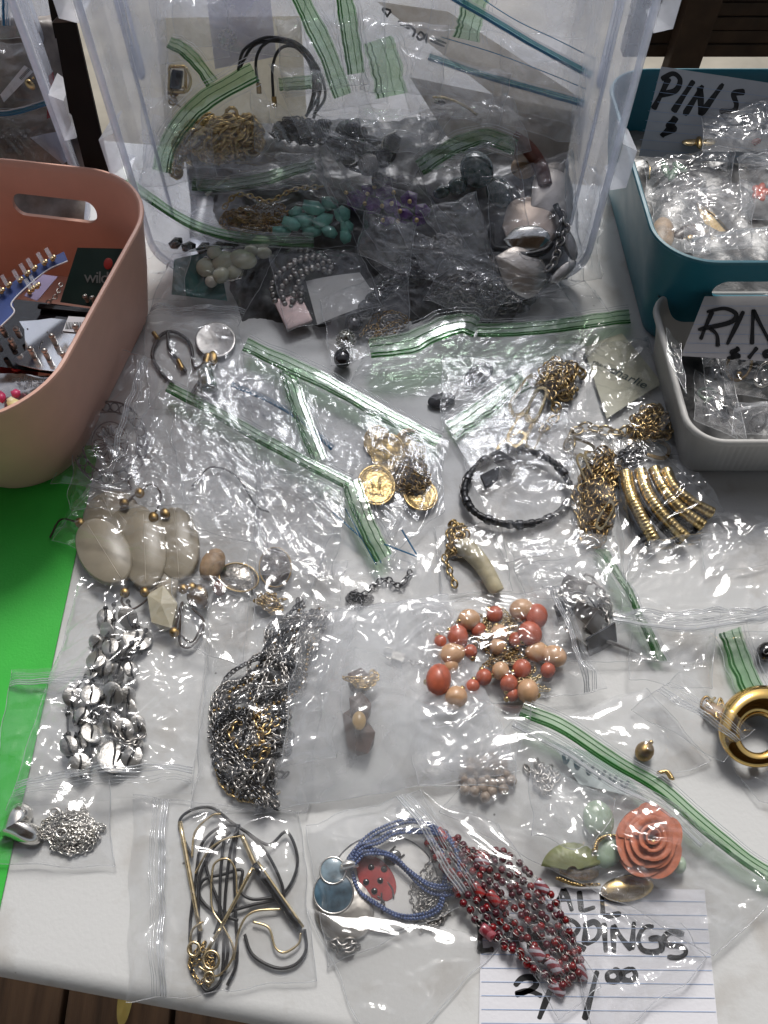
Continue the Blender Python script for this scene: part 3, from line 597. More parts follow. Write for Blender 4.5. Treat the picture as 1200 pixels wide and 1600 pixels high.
ink(ec, [L_([(12, 1022), (50, 985), (105, 985), (110, 1022), (60, 1052), (15, 1062)], [(15, 1062), (80, 1045), (140, 1070)]), L_([(182, 1035), (152, 1110), (126, 1178)]), L_([(400, 950), (372, 1060), (340, 1182)]),
         L_([(478, 948), (448, 965), (452, 995), (485, 1000), (505, 978), (492, 950), (474, 950)]), L_([(560, 940), (520, 960), (522, 990), (555, 998), (580, 972), (568, 945), (555, 942)])], 9, 'auto', .8)

# ================================================================ black cord and gold tube necklace (lower left)
g = thing('cord_necklace', 'black cord and gold tube necklace coiled in a clear bag at lower left', 'necklace', tuple(G(375, 1400)))
for i, pts in enumerate(([(300, 1340, 2), (280, 1290, 2), (295, 1268, 3), (330, 1262, 3), (362, 1285, 3), (385, 1300, 4), (420, 1320, 4), (448, 1300, 4), (465, 1340, 3), (455, 1380, 2), (430, 1405, 2), (390, 1415, 3), (350, 1430, 3), (335, 1460, 2)],
        [(300, 1520, 2), (297, 1450, 2), (305, 1380, 2), (315, 1320, 3), (345, 1292, 3), (375, 1290, 4)], [(312, 1500, 3), (310, 1420, 3), (312, 1370, 3), (330, 1330, 3), (360, 1300, 4)],
        [(440, 1400, 3), (395, 1405, 4), (375, 1390, 4), (378, 1360, 4), (350, 1366, 3), (318, 1375, 3), (312, 1400, 2), (335, 1425, 2), (372, 1438, 3)], [(372, 1290, 5), (360, 1330, 4), (352, 1400, 3), (350, 1470, 2), (345, 1530, 2), (325, 1548, 2), (312, 1535, 2)],
        [(372, 1295, 5), (366, 1340, 4), (368, 1420, 3), (370, 1500, 2), (355, 1540, 2)], [(476, 1452, 2), (478, 1485, 2), (460, 1508, 2), (430, 1512, 2), (395, 1492, 2), (382, 1460, 2)], [(385, 1300, 5), (415, 1330, 4), (440, 1380, 3), (445, 1420, 2)],
        [(340, 1300, 3), (322, 1350, 3), (345, 1420, 3), (356, 1480, 3), (350, 1520, 3)], [(352, 1295, 3), (345, 1360, 4), (342, 1440, 4), (335, 1500, 3)])):
    obj('cord', *tube(path(pts, 90), .0009, 7), BLACK, g)
for a, b, r_ in (((281, 1284, 3), (313, 1455, 3), .0013), ((378, 1305, 6), (400, 1355, 5), .0014), ((318, 1495, 4), (345, 1450, 5), .0011), ((345, 1450, 5), (395, 1355, 5), .0011)):
    obj('gold_tube', *tube(path([a, b], 6), r_, 10), GOLDLT, g)
obj('black_bar', *tube(path([(398, 1350, 5), (470, 1452, 3)], 6), .0023, 12), BLACKG, g); obj('bar_edge', *tube(path([(402, 1346, 6.4), (474, 1449, 4.4)], 6), .0008, 8), GOLDLT, g)
for i, pts in enumerate(([(300, 1340, 4), (305, 1300, 4), (330, 1275, 4), (345, 1272, 4)], [(305, 1365, 4), (325, 1330, 5), (350, 1312, 5), (378, 1306, 5)], [(330, 1380, 5), (335, 1350, 5), (355, 1342, 5), (368, 1360, 4), (370, 1400, 4)],
        [(330, 1375, 4), (332, 1420, 4), (350, 1450, 5), (365, 1490, 4), (340, 1525, 3), (310, 1510, 3)], [(395, 1440, 3), (420, 1450, 3), (430, 1480, 3), (445, 1488, 3), (466, 1475, 3), (470, 1458, 3)], [(365, 1500, 3), (375, 1450, 4), (395, 1425, 4), (440, 1420, 3)], [(297, 1495, 3), (300, 1455, 4), (318, 1440, 4)])):
    obj('snake_chain', *tube(path(pts, 50), .00065, 7), GOLDLT, g)
chain(tangle(318, 1505, 28, 40, 3, 12, 5), .0022, GOLD, g, 'fine_chain')
for (x, y, r_) in ((330, 1500, 12), (303, 1483, 9), (327, 1527, 7)):
    p, ex, ey, n = frame(x, y, .005); c = [p + r_ * (math.cos(t) * ex + 1.2 * math.sin(t) * ey) for t in np.linspace(0, 2 * np.pi, 24, endpoint=False)]; obj('clasp', *tube(c, .0008, 6, closed=True), GOLDLT, g)
Bag('clear zip bag with black cord and gold tube necklace, zip strip at its left', [(198, 1566), (209, 1244), (468, 1272), (491, 1532)], 1, None, [(370, 1400, 90, 130, 6)], seed=3, zipk='clear', zoff=18, ang=60, cr=.8)

# ================================================================ blue bead pendant necklace, ladybird disc and grey chain
lb = thing('ladybird_disc', 'round white disc painted with a red ladybird under the blue bead strands', 'brooch', tuple(G(600, 1378)))
shape('disc', 'disc', 600, 1378, 84, 76, 0, .9, mat('white_enamel', (0.72, 0.71, 0.69), 0.3, var=.02), lb)
p, ex, ey, n = frame(600, 1378, .0016); obj('rim_ring', *tube([p + 84 * math.cos(t) * ex + 76 * math.sin(t) * ey for t in np.linspace(0, 2 * np.pi, 60, endpoint=False)], .0004, 5, closed=True), GUN, lb)
RED = mat('red_enamel', (0.34, 0.016, 0.013), 0.35, var=.3, scale=200); shape('wing_case', 'dome', 588, 1372, 26, 40, 35, .9, RED, lb, lift=2.0); shape('head', 'dome', 613, 1340, 15, 11, 35, .9, BLACKG, lb, lift=2.0)
for x, y in ((580, 1355), (594, 1376), (572, 1378), (600, 1358), (585, 1392)): shape('spot', 'dome', x, y, 5, 5, 0, .6, BLACKG, lb, lift=3.0)
for pts in ([(615, 1350), (632, 1335)], [(608, 1332), (618, 1322)], [(605, 1378), (613, 1390), (615, 1404)], [(596, 1395), (597, 1428)], [(590, 1400), (600, 1410), (599, 1425)]): obj('leg', *tube(path([(x, y, 2.2) for x, y in pts], 12), .0006, 5), BLACKG, lb)
gc = thing('fine_chain', 'dim grey fine chain heap half under the blue bead strands', 'chain', tuple(G(665, 1415)))
chain(tangle(672, 1400, 34, 58, 4, 34, 8), .0022, SILVERD, gc)
bn = thing('pendant_necklace', 'blue seed bead necklace with oval hammered silver and blue enamel pendant', 'necklace', tuple(G(560, 1400)))
shape('hammered_plate', 'dome', 538, 1420, 47, 52, 10, 2.2, mat('hammered_silver', (0.60, 0.57, 0.52), .32, 1.0, bump=.9, bscale=95), bn, lift=2)
ENB = mat('blue_enamel', (0.065, 0.12, 0.165), 0.18, var=.75, scale=90, coat=.6); ENL = mat('pale_blue_enamel', (0.20, 0.28, 0.33), 0.18, var=.6, scale=140, coat=.6)
for x, y, rx, ry, m_, l in ((521, 1394, 31, 33, ENB, 4), (520, 1360, 20, 21, ENL, 5)):
    shape('enamel_oval', 'dome', x, y, rx, ry, -8, 1.3, m_, bn, lift=l); p, ex, ey, n = frame(x, y, (l + .3) / 1000); obj('bezel', *tube([p + rx * math.cos(t) * ex + ry * math.sin(t) * ey for t in np.linspace(0, 2 * np.pi, 40, endpoint=False)], .0006, 6, closed=True), SILVER, bn)
obj('bail', *tube(path([(533, 1360, 5), (538, 1353, 8), (550, 1350, 8), (560, 1354, 6)], 16), [.0012 + .0012 * math.sin(3.14 * i / 17) for i in range(len(path([(533, 1360, 5), (538, 1353, 8), (550, 1350, 8), (560, 1354, 6)], 16)))], 8), SILVER, bn)
BB = mat('blue_seed_bead', (0.045, 0.075, 0.19), 0.2, var=.5, scale=500, coat=.5); strands = ([(540, 1350, 5), (548, 1335, 5), (575, 1305, 5), (610, 1287, 5), (640, 1280, 5), (670, 1287, 6), (700, 1305, 6), (720, 1335, 6), (725, 1370, 5), (715, 1388, 5), (690, 1394, 5), (660, 1385, 5), (625, 1350, 6), (595, 1330, 6), (565, 1325, 6), (545, 1342, 6)],
        [(548, 1345, 7), (560, 1322, 7), (590, 1312, 7), (615, 1298, 7), (650, 1296, 7), (690, 1302, 7), (712, 1330, 7), (716, 1365, 7), (700, 1382, 7), (670, 1380, 7), (640, 1360, 7), (610, 1334, 8), (570, 1330, 8), (552, 1345, 8)],
        [(548, 1358, 3), (560, 1390, 4), (590, 1412, 4), (620, 1428, 4), (650, 1430, 4), (680, 1420, 4), (690, 1400, 5), (694, 1360, 6), (690, 1330, 6), (665, 1302, 6)])
V, F = unit('ball')
for i, st in enumerate(strands):
    for dz, dd in ((0, 0), (.3, 5)):
        P = resample(path([(x + dd * .6, y + dd, z + dz) for x, y, z in st], 160), .0017); Vs, Fs = [], []
        o_ = join([(V * np.array([.00105, .00105, .001]) + q, F) for q in P]); obj('bead_strand', *o_, BB, bn, kind='stuff')
chain(tangle(537, 1476, 24, 13, 3, 9, 3), .0042, SILVERD, bn, 'extender_chain', individual=True)
Bag('clear zip bag holding the blue bead pendant necklace at bottom centre', [(655, 1236), (776, 1388), (515, 1512), (478, 1290)], 2, None, [(538, 1415, 60, 65, 7), (640, 1360, 100, 80, 7)], seed=11, zipk='clear', zoff=14, cr=.7, fm=FILM_MILK)
Bag('empty flat clear bag lying under the blue necklace at the table edge', [(480, 1420), (795, 1462), (640, 1625), (575, 1625)], 1, None, [], seed=12, cr=.45, bulge=1.2)

# ================================================================ red glass bead strands
rn = thing('bead_necklace', 'dark red glass bead necklace with striped barrels on silver wire links', 'necklace', tuple(G(820, 1420)))
REDB = [mat('dark_red_glass', (0.11, 0.004, 0.007), .2), mat('bright_red_glass', (0.17, 0.006, 0.007), .2), mat('plum_glass', (0.07, 0.010, 0.018), .2)]
def striped(name, c1, c2, sc):
    m = mat(name, c1, .2, coat=.5); N = m.node_tree.nodes; L = m.node_tree.links; b = N['Principled BSDF']; wv = N.new('ShaderNodeTexWave'); wv.inputs['Scale'].default_value = sc; wv.inputs['Distortion'].default_value = 2.5; wv.bands_direction = 'DIAGONAL'
    tc = N.new('ShaderNodeTexCoord'); L.new(tc.outputs['Object'], wv.inputs['Vector']); rp = N.new('ShaderNodeValToRGB'); rp.color_ramp.interpolation = 'EASE'; rp.color_ramp.elements[0].color = lin(c1); rp.color_ramp.elements[1].color = lin(c2); rp.color_ramp.elements[0].position = .4; rp.color_ramp.elements[1].position = .6
    L.new(wv.outputs['Fac'], rp.inputs['Fac']); L.new(rp.outputs['Color'], b.inputs['Base Color']); return m
STR = [striped('striped_red_glass', (0.30, 0.02, 0.02), (0.24, 0.08, 0.08), 160), striped('striped_white_glass', (0.36, 0.33, 0.37), (0.20, 0.04, 0.05), 130), striped('pink_glass', (0.30, 0.08, 0.10), (0.18, 0.02, 0.03), 120)]
rs = np.random.RandomState(5); vb, fb = unit('barrel'); MB = [mesh('bead', vb * np.array([.0031, .0031, .0042]), fb, m_) for m_ in STR]; vs_, fs_ = unit('ball'); MS = [mesh('bead', vs_ * .0022, fs_, m_) for m_ in REDB]
for k in range(9):
    o = (k - 4) * 17; st = [(700 + o * .42 + rs.uniform(-6, 6), 1292 + abs(o) * .35 + k * 3, 4), (748 + o * .62, 1355 - o * .32, 5 + rs.uniform(0, 4)), (800 + o * .66, 1418 - o * .48, 6 + rs.uniform(0, 4)), (850 + o * .55 + rs.uniform(-8, 8), 1470 - o * .42, 5 + rs.uniform(0, 4)), (890 + o * .3, 1530 - o * .22, 3 + rs.uniform(0, 2))]
    P = resample(path(st, 90), .0047)
    for i in range(len(P)):
        A = orient(P, i, rs.uniform(0, 3)); q = P[i] + rs.uniform(-.0012, .0012, 3); q[2] = max(q[2], .003); z = i % 9; M = np.eye(4); M[:3, 3] = q
        if z == (3 + k * 2) % 9 and rs.rand() < .75: M[:3, :3] = A[:, [1, 2, 0]]; put('bead', MB[rs.randint(3)], M.tolist(), rn)
        else: M[:3, :3] = A; put('bead', MS[rs.randint(3)], M.tolist(), rn)
    chain(P + np.array([0, 0, .0012]), .0040, SILVERD, rn, 'wire_links', L=.0046, W=.0030, r=.00023, seed=k)
Bag('clear bag of dark red bead strands lying across the white card', [(655, 1232), (780, 1288), (938, 1545), (872, 1592)], 3, None, [(790, 1410, 80, 110, 9)], seed=21, cr=.8)

# ================================================================ rose necklace bag with long green zip
rn2 = thing('rose_necklace', 'carved coral rose necklace with pale green stones and gold rope links', 'necklace', tuple(G(1000, 1320)))
CORAL = mat('carved_coral', (0.52, 0.155, 0.075), .5, var=.28, scale=160, sss=.2, bump=.25, bscale=700); p, ex, ey, n = frame(1010, 1315, .010)
def petal(r0, a0, span, hgt, lean):
    t = np.linspace(-1, 1, 15); th = a0 + t * span / 2; out = []
    for j in range(6):
        q = j / 5; rr = r0 * (.30 + .70 * q ** .8) * (1 - .16 * (t ** 4) * q) * (1 + .05 * np.sin(3 * t + a0 * 5) * q) + lean * q * (t + 1) * .5 * r0
        z = hgt * (.15 + .85 * math.sin(min(1.0, q * 1.02) * 2.0) / .98) + .0010 * (t + 1) * q
        out.append(p + (rr * np.cos(th))[:, None] * ex + (1.12 * rr * np.sin(th))[:, None] * ey + n * np.asarray(z)[:, None])
    return np.vstack(out), grid_faces(15, 6)
rs = np.random.RandomState(2)
for ring, (r0, k, hg, z0) in enumerate(((50, 6, .0035, 0), (40, 5, .0055, .0012), (30, 4, .0070, .0024), (20, 3, .0085, .0034), (11, 2, .0095, .0042))):
    for i in range(k):
        V, F = petal(r0 * rs.uniform(.94, 1.06), 2 * math.pi * i / k + ring * .8 + rs.uniform(-.2, .2), 2 * math.pi / k * 1.75, hg * rs.uniform(.92, 1.08), .10); obj('petal', V + n * z0, F, CORAL, rn2)
shape('rose_back', 'dome', 1010, 1315, 50, 57, 0, 3, CORAL, rn2, lift=5); shape('centre_bead', 'sphere', 1020, 1316, 6, 6, 0, 2.2, GOLD, rn2, lift=20)
GSTONE = mat('pale_green_stone', (0.34, 0.44, 0.33), .25, var=.2, sss=.3); GSTONE2 = mat('olive_green_shell', (0.20, 0.22, 0.09), .4, var=.5, sss=.2)
for x, y, rx, ry, ro, m_ in ((935, 1280, 24, 32, 20, GSTONE), (952, 1330, 22, 30, -30, GSTONE), (1062, 1352, 10, 14, 0, GSTONE)): shape('leaf_stone', 'drop', x, y, rx, ry, ro, 4, m_, rn2, lift=5)
p, ex, ey, n = frame(892, 1345, .004); VV = []
for j, rr in enumerate((8, 26, 44, 46)):
    for i in range(25): a = R(15 + i * 6.4); VV.append(p + (rr * math.cos(a)) * ex * 1.05 + (rr * math.sin(a) - 18) * ey + n * (.0045 - j * .001 + .0012 * (i % 2) * (j > 0)))
obj('fan_shell', VV, grid_faces(25, 4), GSTONE2, rn2); shape('gold_disc', 'dome', 980, 1388, 42, 21, 8, 3, GOLD, rn2, lift=3); shape('gold_disc', 'dome', 905, 1362, 32, 14, -5, 3, BRASS, rn2, lift=2)
for pts in ([(929, 1330, 9), (933, 1315, 10), (945, 1307, 10), (960, 1306, 9)], [(1030, 1207, 3), (1042, 1206, 4), (1050, 1217, 4)], [(872, 1372, 5), (900, 1382, 5), (935, 1382, 5)]):
    P = path(pts, 40); V1 = []
    for ph in (0, math.pi):
        q = P.copy(); s = np.arange(len(P)) * 0.9 + ph; q[:, 0] += .0009 * np.cos(s); q[:, 2] += .0009 * np.sin(s); V1.append(tube(q, .0009, 6))
    obj('rope_link', *join(V1), GOLD, rn2)
br = thing('pearl_cluster', 'blurred brown and pearl bead cluster under cloudy film beside the rose', 'necklace', tuple(G(780, 1215)))
spheres('bead', G(*np.array([(720 + 42 * math.cos(i * 2.4) * math.sqrt(i / 24) + 40, 1215 + 34 * math.sin(i * 2.4) * math.sqrt(i / 24)) for i in range(24)]).T, .004), .0034, mat('brown_pearl', (.36, .29, .23), .3, var=.4, scale=200), br, 'sphere')
chain(tangle(845, 1215, 26, 26, 5, 16, 4), .004, SILVERD, br); 
jc = card('printed_card', 'small white card with dark teal print under the long green zip strip', [(862, 1160), (960, 1185), (1010, 1250), (905, 1225)], 'auto', 7, m=mat('printed_card_paper', (.55, .62, .62), .4, var=.1))
ink(jc, [[[(880 + 18 * i, 1178 + 8 * i), (884 + 18 * i, 1192 + 8 * i), (892 + 18 * i, 1180 + 8 * i)]] for i in range(6)], 5, 'auto', 7, 'print_mark', mat('teal_print', (.02, .07, .09), .5))
rb = Bag('large clear bag with long green zip holding the coral rose necklace', [(815, 1108), (1242, 1385), (1112, 1490), (688, 1268)], 4, None, [(1010, 1315, 62, 68, 17), (900, 1345, 60, 45, 9), (780, 1215, 70, 45, 9)], seed=31, fm=FILM_MILK, cr=1.6)
rb.strip([(815, 1108, 12), (880, 1135, 13), (955, 1185, 13), (1030, 1230, 12), (1100, 1290, 11), (1170, 1345, 8), (1235, 1385, 6)], 22)
rb.strip([(803, 1128, 12), (880, 1168, 13), (960, 1220, 14), (1040, 1262, 13), (1100, 1318, 10)], 16, 'clear', 'inner_zip_band')
Bag('empty crumpled clear bag lying on the ruled card', [(870, 1392), (1060, 1440), (1105, 1500), (935, 1640)], 3, None, [], seed=32, cr=1.9, bulge=3)

# ================================================================ coral and peach beads
cn = thing('bead_necklace', 'coral red and peach bead necklace with fine gold chains in a small bag', 'necklace', tuple(G(770, 1025)))
CB = mat('coral_red_bead', (0.48, 0.115, 0.060), .36, var=.2, scale=150, coat=.2); PB = mat('peach_bead', (0.60, 0.36, 0.20), .3, var=.15, scale=150, coat=.2)
rs = np.random.RandomState(8)
for x, y, r_, col in ((685, 1062, 20, 0), (838, 963, 18, 0), (815, 1045, 15, 0), (795, 1068, 14, 0), (756, 1058, 13, 0), (738, 1073, 12, 0), (856, 1047, 12, 0), (715, 995, 17, 0), (748, 985, 12, 0), (773, 960, 13, 0), (688, 1003, 11, 0), (828, 990, 18, 0), (735, 1018, 11, 0), (806, 1000, 12, 0),
        (706, 1022, 17, 1), (712, 1090, 18, 1), (825, 1080, 17, 1), (866, 1025, 16, 1), (838, 1018, 16, 1), (733, 968, 16, 1), (780, 990, 14, 1), (782, 1048, 14, 1), (815, 952, 16, 1), (704, 1040, 13, 1), (800, 1085, 11, 0), (777, 1010, 13, 1)):
    el = rs.uniform(1.0, 1.3) if r_ > 15 else 1.0; shape('bead', 'sphere', x, y, r_, r_ * el, rs.uniform(0, 180), r_ * .36, PB if col else CB, cn, lift=r_ * .42 + rs.uniform(1, 4))
    a = rs.uniform(0, 6.28); shape('bead_cap', 'dome', x + r_ * .95 * math.cos(a), y - r_ * .95 * math.sin(a), 5, 5, 0, 1.5, GOLD, cn, lift=r_ * .42 + 3)
for k in range(7): chain(tangle(770 + rs.uniform(-50, 50), 1022 + rs.uniform(-40, 40), 45, 34, 9, 14, 40 + k, base=3), .0021, BRASS if k % 2 else GOLDLT, cn, 'fine_chain')
Bag('small clear zip bag of coral and peach beads at centre right', [(888, 918), (947, 1078), (690, 1112), (642, 948)], 4, None, [(770, 1022, 95, 75, 14)], seed=41, zipk='clear', zoff=13, cr=1.5)
# squares necklace
sq = thing('square_link_necklace', 'dark silver necklace of square metal plates beside the coral beads', 'necklace', tuple(G(915, 955)))
rs = np.random.RandomState(3)
for x, y, s_, ro, tl in ((895, 920, 20, -20, 18), (915, 965, 22, -22, 28), (905, 985, 22, -28, -24), (940, 1000, 24, 40, 60), (885, 950, 18, 35, 40), (900, 940, 16, 10, -40), (930, 975, 14, 60, 30)):
    shape('square_plate', 'x', x, y, s_, s_ * .8, ro, .7, SILVERD if tl < 35 else GUN, sq, lift=6 + rs.uniform(0, 4), tilt=(tl, rs.uniform(-20, 20)), vf=box_vf((0, 0, 0), 1, 1, 1), smooth=False)
chain(path([(920, 905, 9), (935, 915, 9), (940, 935, 8), (950, 955, 7), (945, 975, 6)], 40), .0055, SILVERD, sq, individual=True); chain(tangle(945, 950, 16, 22, 5, 8, 7), .003, SILVERD, sq)
obj('wire_ring', *tube([q for q in path([(885, 930, 8), (905, 925, 9), (925, 940, 9), (935, 965, 8), (925, 985, 6)], 20)], .0007, 6), GUN, sq)
nb = Bag('clear zip bag of square metal plates with green zip on its right edge', [(948, 858), (1048, 1036), (862, 1035), (800, 890)], 2, None, [(915, 955, 50, 55, 11)], seed=42, zipk='green', zoff=2, zw=9, cr=1.0)
kp = thing('hair_pin', 'long thin dark metal pin pointing right of the square plates', 'pin', tuple(G(985, 1015))); obj('pin_shaft', *tube(path([(945, 1000, 4), (990, 1018, 3), (1022, 1034, 1)], 20), [.0016 - .0014 * i / 22 for i in range(len(path([(945, 1000, 4), (990, 1018, 3), (1022, 1034, 1)], 20)))], 7), SILVERD, kp)

# ================================================================ cloudy bag with brown pendants (centre)
bp = thing('brown_pendants', 'brown carved bead pendants standing blurred inside the cloudy bag', 'necklace', tuple(G(563, 1110)))
BR = mat('brown_resin', (0.06, 0.030, 0.020), .35, var=.5, scale=90)
for x, y, rx, ry, l in ((562, 1065, 22, 24, 8), (562, 1150, 28, 34, 7), (563, 1105, 20, 28, 11), (548, 1130, 14, 26, 8)): shape('pendant', 'facet', x, y, rx, ry, 10, 6, BR, bp, lift=l, smooth=False)
shape('gold_stone', 'dome', 561, 1126, 11, 15, 0, 2, mat('amber_stone', (.40, .26, .09), .3), bp, lift=17); chain(tangle(565, 1060, 26, 16, 6, 14, 9, base=12), .003, GOLD, bp)
Bag('large cloudy clear bag with brown pendants in the middle of the table', [(700, 930), (812, 1205), (398, 1272), (515, 955)], 4, (4, 6, 3, 4), [(563, 1110, 55, 85, 22)], seed=51, fm=FILM_HAZY, cr=.9)
cl = thing('bracelet_clasp', 'small silver bar clasp on a flat chain left of the coral beads', 'clasp', tuple(G(630, 1025)))
obj('clasp_loop', *tube(path([(600, 1016, 3), (605, 1012, 3), (615, 1018, 3), (612, 1030, 3), (602, 1026, 3)], 20), .0007, 6), SILVER, cl); shape('clasp_box', 'x', 622, 1026, 10, 6, -20, 1.2, SILVER, cl, lift=3, vf=box_vf((0, 0, 0), 1, 1, 1), smooth=False); chain(path([(632, 1030, 3), (660, 1038, 3), (690, 1045, 3)], 30), .0028, SILVERD, cl, W=.004)

# ================================================================ multi-strand dark and gold chain necklace
mc = thing('chain_necklace', 'heavy multi-strand necklace of gunmetal and gold chains and ball beads', 'necklace', tuple(G(410, 1120)))
rs = np.random.RandomState(6); spine = [(488, 960), (455, 1000), (430, 1050), (400, 1100), (375, 1150), (385, 1200), (400, 1240)]
for k in range(26):
    o = rs.uniform(-1, 1, 7) * np.array([30, 48, 58, 66, 62, 56, 42]); ln = rs.uniform(-14, 14, 7)
    st = [(x + o[i] * .82, y + o[i] * .35 + ln[i], max(2, (15 - 11 * abs(o[i] / 66)) * rs.uniform(.5, 1.05))) for i, (x, y) in enumerate(spine)]; P = path(st, 110)
    m_ = (GUN, SILVERD, BRASS, GUN, SILVERD, GUN)[k % 6]
    if k % 3 == 2: lumps('ball_chain', resample(P, .0032), .00125, BRASS if k % 2 else SILVERD, mc, seed=k)
    else: chain(P, .0031, m_, mc, seed=k, r=.00055)
for k in range(5): chain(tangle(395, 1140 + 14 * k, 62, 60, 14, 16, 60 + k, rot=25, base=3), .0042, (GUN, GOLD, SILVERD, GUN, SILVERD)[k], mc, 'link_chain', r=.0007)
chain(path([(340, 1200, 2), (350, 1228, 2), (375, 1246, 3), (405, 1250, 3), (430, 1240, 2)], 40), .0042, GOLD, mc, 'link_chain')
Bag('clear bag with the heavy gunmetal and gold chain necklace', [(330, 985), (522, 945), (482, 1268), (300, 1272)], 2, None, [(400, 1120, 75, 130, 17)], seed=61, cr=1.6)

# ================================================================ silver disc necklace (left)
dn = thing('disc_necklace', 'necklace of many domed silver discs knotted on black cord over the paper edge', 'necklace', tuple(G(170, 1080)))
rs = np.random.RandomState(12); discs = [(215, 995, 24), (188, 1015, 17), (168, 990, 16), (150, 1030, 17), (200, 965, 15), (165, 965, 14), (181, 1054, 16), (142, 1052, 13), (142, 1085, 17), (176, 1085, 18), (198, 1108, 17), (160, 1108, 15), (112, 1090, 14), (128, 1118, 13), (143, 1145, 17), (115, 1120, 12), (172, 1128, 17), (192, 1140, 17), (125, 1160, 14), (107, 1165, 15), (155, 1175, 16), (178, 1182, 27), (205, 1180, 18), (125, 1195, 18), (205, 1046, 12), (218, 1140, 13), (212, 1160, 12), (200, 1085, 12), (162, 1040, 14), (172, 1010, 14), (150, 1005, 12), (215, 1130, 12)]
SILDISC = mat('brushed_silver_disc', (0.50, 0.485, 0.46), .36, 1.0, bump=.35, bscale=420)
for i, (x, y, r_) in enumerate(discs):
    t1, t2 = rs.uniform(-28, 28, 2); shape('silver_disc', 'dome', x, y, r_, r_ * 1.06, 0, 1.2, SILDISC, dn, lift=3 + (i % 5) * 1.5, tilt=(t1, t2))
    a = rs.uniform(1.1, 2.0); c_, s_ = math.cos(a), math.sin(a); l = 3 + (i % 5) * 1.5 + 1.2
    obj('cord', *tube(path([(x - r_ * 1.2 * c_, y - r_ * 1.2 * s_, l - 2), (x - .4 * r_ * c_ + 2, y - .4 * r_ * s_, l + .6), (x + .4 * r_ * c_ - 1, y + .4 * r_ * s_, l + .6), (x + r_ * 1.2 * c_, y + r_ * 1.2 * s_, l - 2)], 14), .00075, 5), BLACK, dn)
for pts in ([(178, 945, 4), (175, 1000, 6), (150, 1040, 6), (138, 1075, 5), (150, 1120, 6), (140, 1190, 5)], [(200, 940, 4), (215, 985, 8), (190, 1030, 8), (178, 1080, 7), (195, 1150, 7), (180, 1200, 5)], [(165, 950, 4), (160, 1020, 6), (110, 1095, 5), (108, 1180, 4)], [(228, 985, 5), (200, 1040, 8), (160, 1090, 8), (120, 1150, 6)]):
    obj('cord', *tube(path(pts, 60), .0008, 6), BLACK, dn)
    q = resample(path(pts, 60), .012); lumps('cord_knots', q, .0018, BLACK, dn)
chain(path([(180, 1140, 9), (190, 1158, 9), (210, 1160, 9), (222, 1152, 8)], 30), .004, SILVERD, dn, 'clasp_chain', individual=True)
Bag('long clear zip bag of silver discs with its zip towards the table edge', [(300, 1242), (10, 1264), (132, 905), (335, 895)], 3, None, [(170, 1090, 62, 120, 11)], seed=71, zipk='clear', zoff=12, cr=1.5)
# heart and chain
hn = thing('heart_necklace', 'puffed silver heart pendant with heaped fine silver chain, bottom left corner', 'necklace', tuple(G(75, 1295)))
p, ex, ey, n = frame(34, 1292, .003); NT = 40; tt = np.linspace(0, 2 * np.pi, NT, endpoint=False); hx = np.sin(tt) ** 3; hy = (13 * np.cos(tt) - 5 * np.cos(2 * tt) - 2 * np.cos(3 * tt) - np.cos(4 * tt)) / 16; VV = []
for j, (k_, z_) in enumerate(((.97, 0), (1, .0012), (.93, .004), (.78, .0068), (.55, .0088), (.3, .0098), (.02, .0102))):
    a = R(-65); X = (hx * math.cos(a) - hy * math.sin(a)) * 36 * k_; Y = (hx * math.sin(a) + hy * math.cos(a)) * 36 * k_; VV.append(p + X[:, None] * ex + Y[:, None] * ey + n * z_)
VV = np.vstack(VV); FF = [(j * NT + i, j * NT + (i + 1) % NT, (j + 1) * NT + (i + 1) % NT, (j + 1) * NT + i) for j in range(6) for i in range(NT)] + [tuple(range(6 * NT, 7 * NT))]
obj('heart', VV, FF, mat('polished_silver', (.72, .70, .66), .16, 1.0), hn)
for k in range(5): chain(tangle(112, 1298, 46, 36, 5, 32, 80 + k, base=1), .0024, (SILVER, SILVERD)[k % 2], hn, 'fine_chain')
for x, y in ((86, 1270), (96, 1302)): p, ex, ey, n = frame(x, y, .008); obj('clasp', *tube([p + 8 * math.cos(t) * ex + 7 * math.sin(t) * ey for t in np.linspace(0, 2 * np.pi, 20, endpoint=False)], .0008, 6, closed=True), SILVER, hn)
Bag('small clear zip bag of silver heart necklace half on the green paper', [(20, 1048), (160, 1040), (180, 1356), (-35, 1352)], 1, None, [(70, 1295, 75, 48, 9)], seed=72, zipk='clear', zoff=9, cr=.9)

# ================================================================ agate bead necklace
an = thing('agate_necklace', 'necklace of large flat milky agate ovals with brass beads and brown cord', 'necklace', tuple(G(230, 860)))
AG = mat('milky_agate', (0.33, 0.29, 0.22), .34, var=.18, scale=45, sss=.3); AGF = mat('pale_faceted_agate', (0.46, 0.42, 0.31), .25, var=.1, sss=.3); VEIN = mat('agate_vein', (.50, .44, .35), .4)
for x, y, rx, ry, ro, l in ((175, 808, 46, 40, 25, 4), (205, 825, 40, 34, 40, 5), (163, 862, 40, 56, 32, 10), (226, 858, 36, 62, 2, 8), (276, 850, 36, 58, 4, 6), (252, 900, 28, 44, 10, 5)):
    shape('agate_oval', 'disc', x, y, rx, ry, ro, 3.0, AG, an, lift=l); a = R(ro); c_, s_ = math.sin(a) * ry * .88, math.cos(a) * ry * .88
    obj('vein', *tube(path([(x - c_, y - s_, l + 3.0), (x, y, l + 3.05), (x + c_, y + s_, l + 3.0)], 10), .0003, 4), VEIN, an)
shape('faceted_stone', 'facet', 255, 950, 27, 40, 10, 7, AGF, an, lift=8, smooth=False)
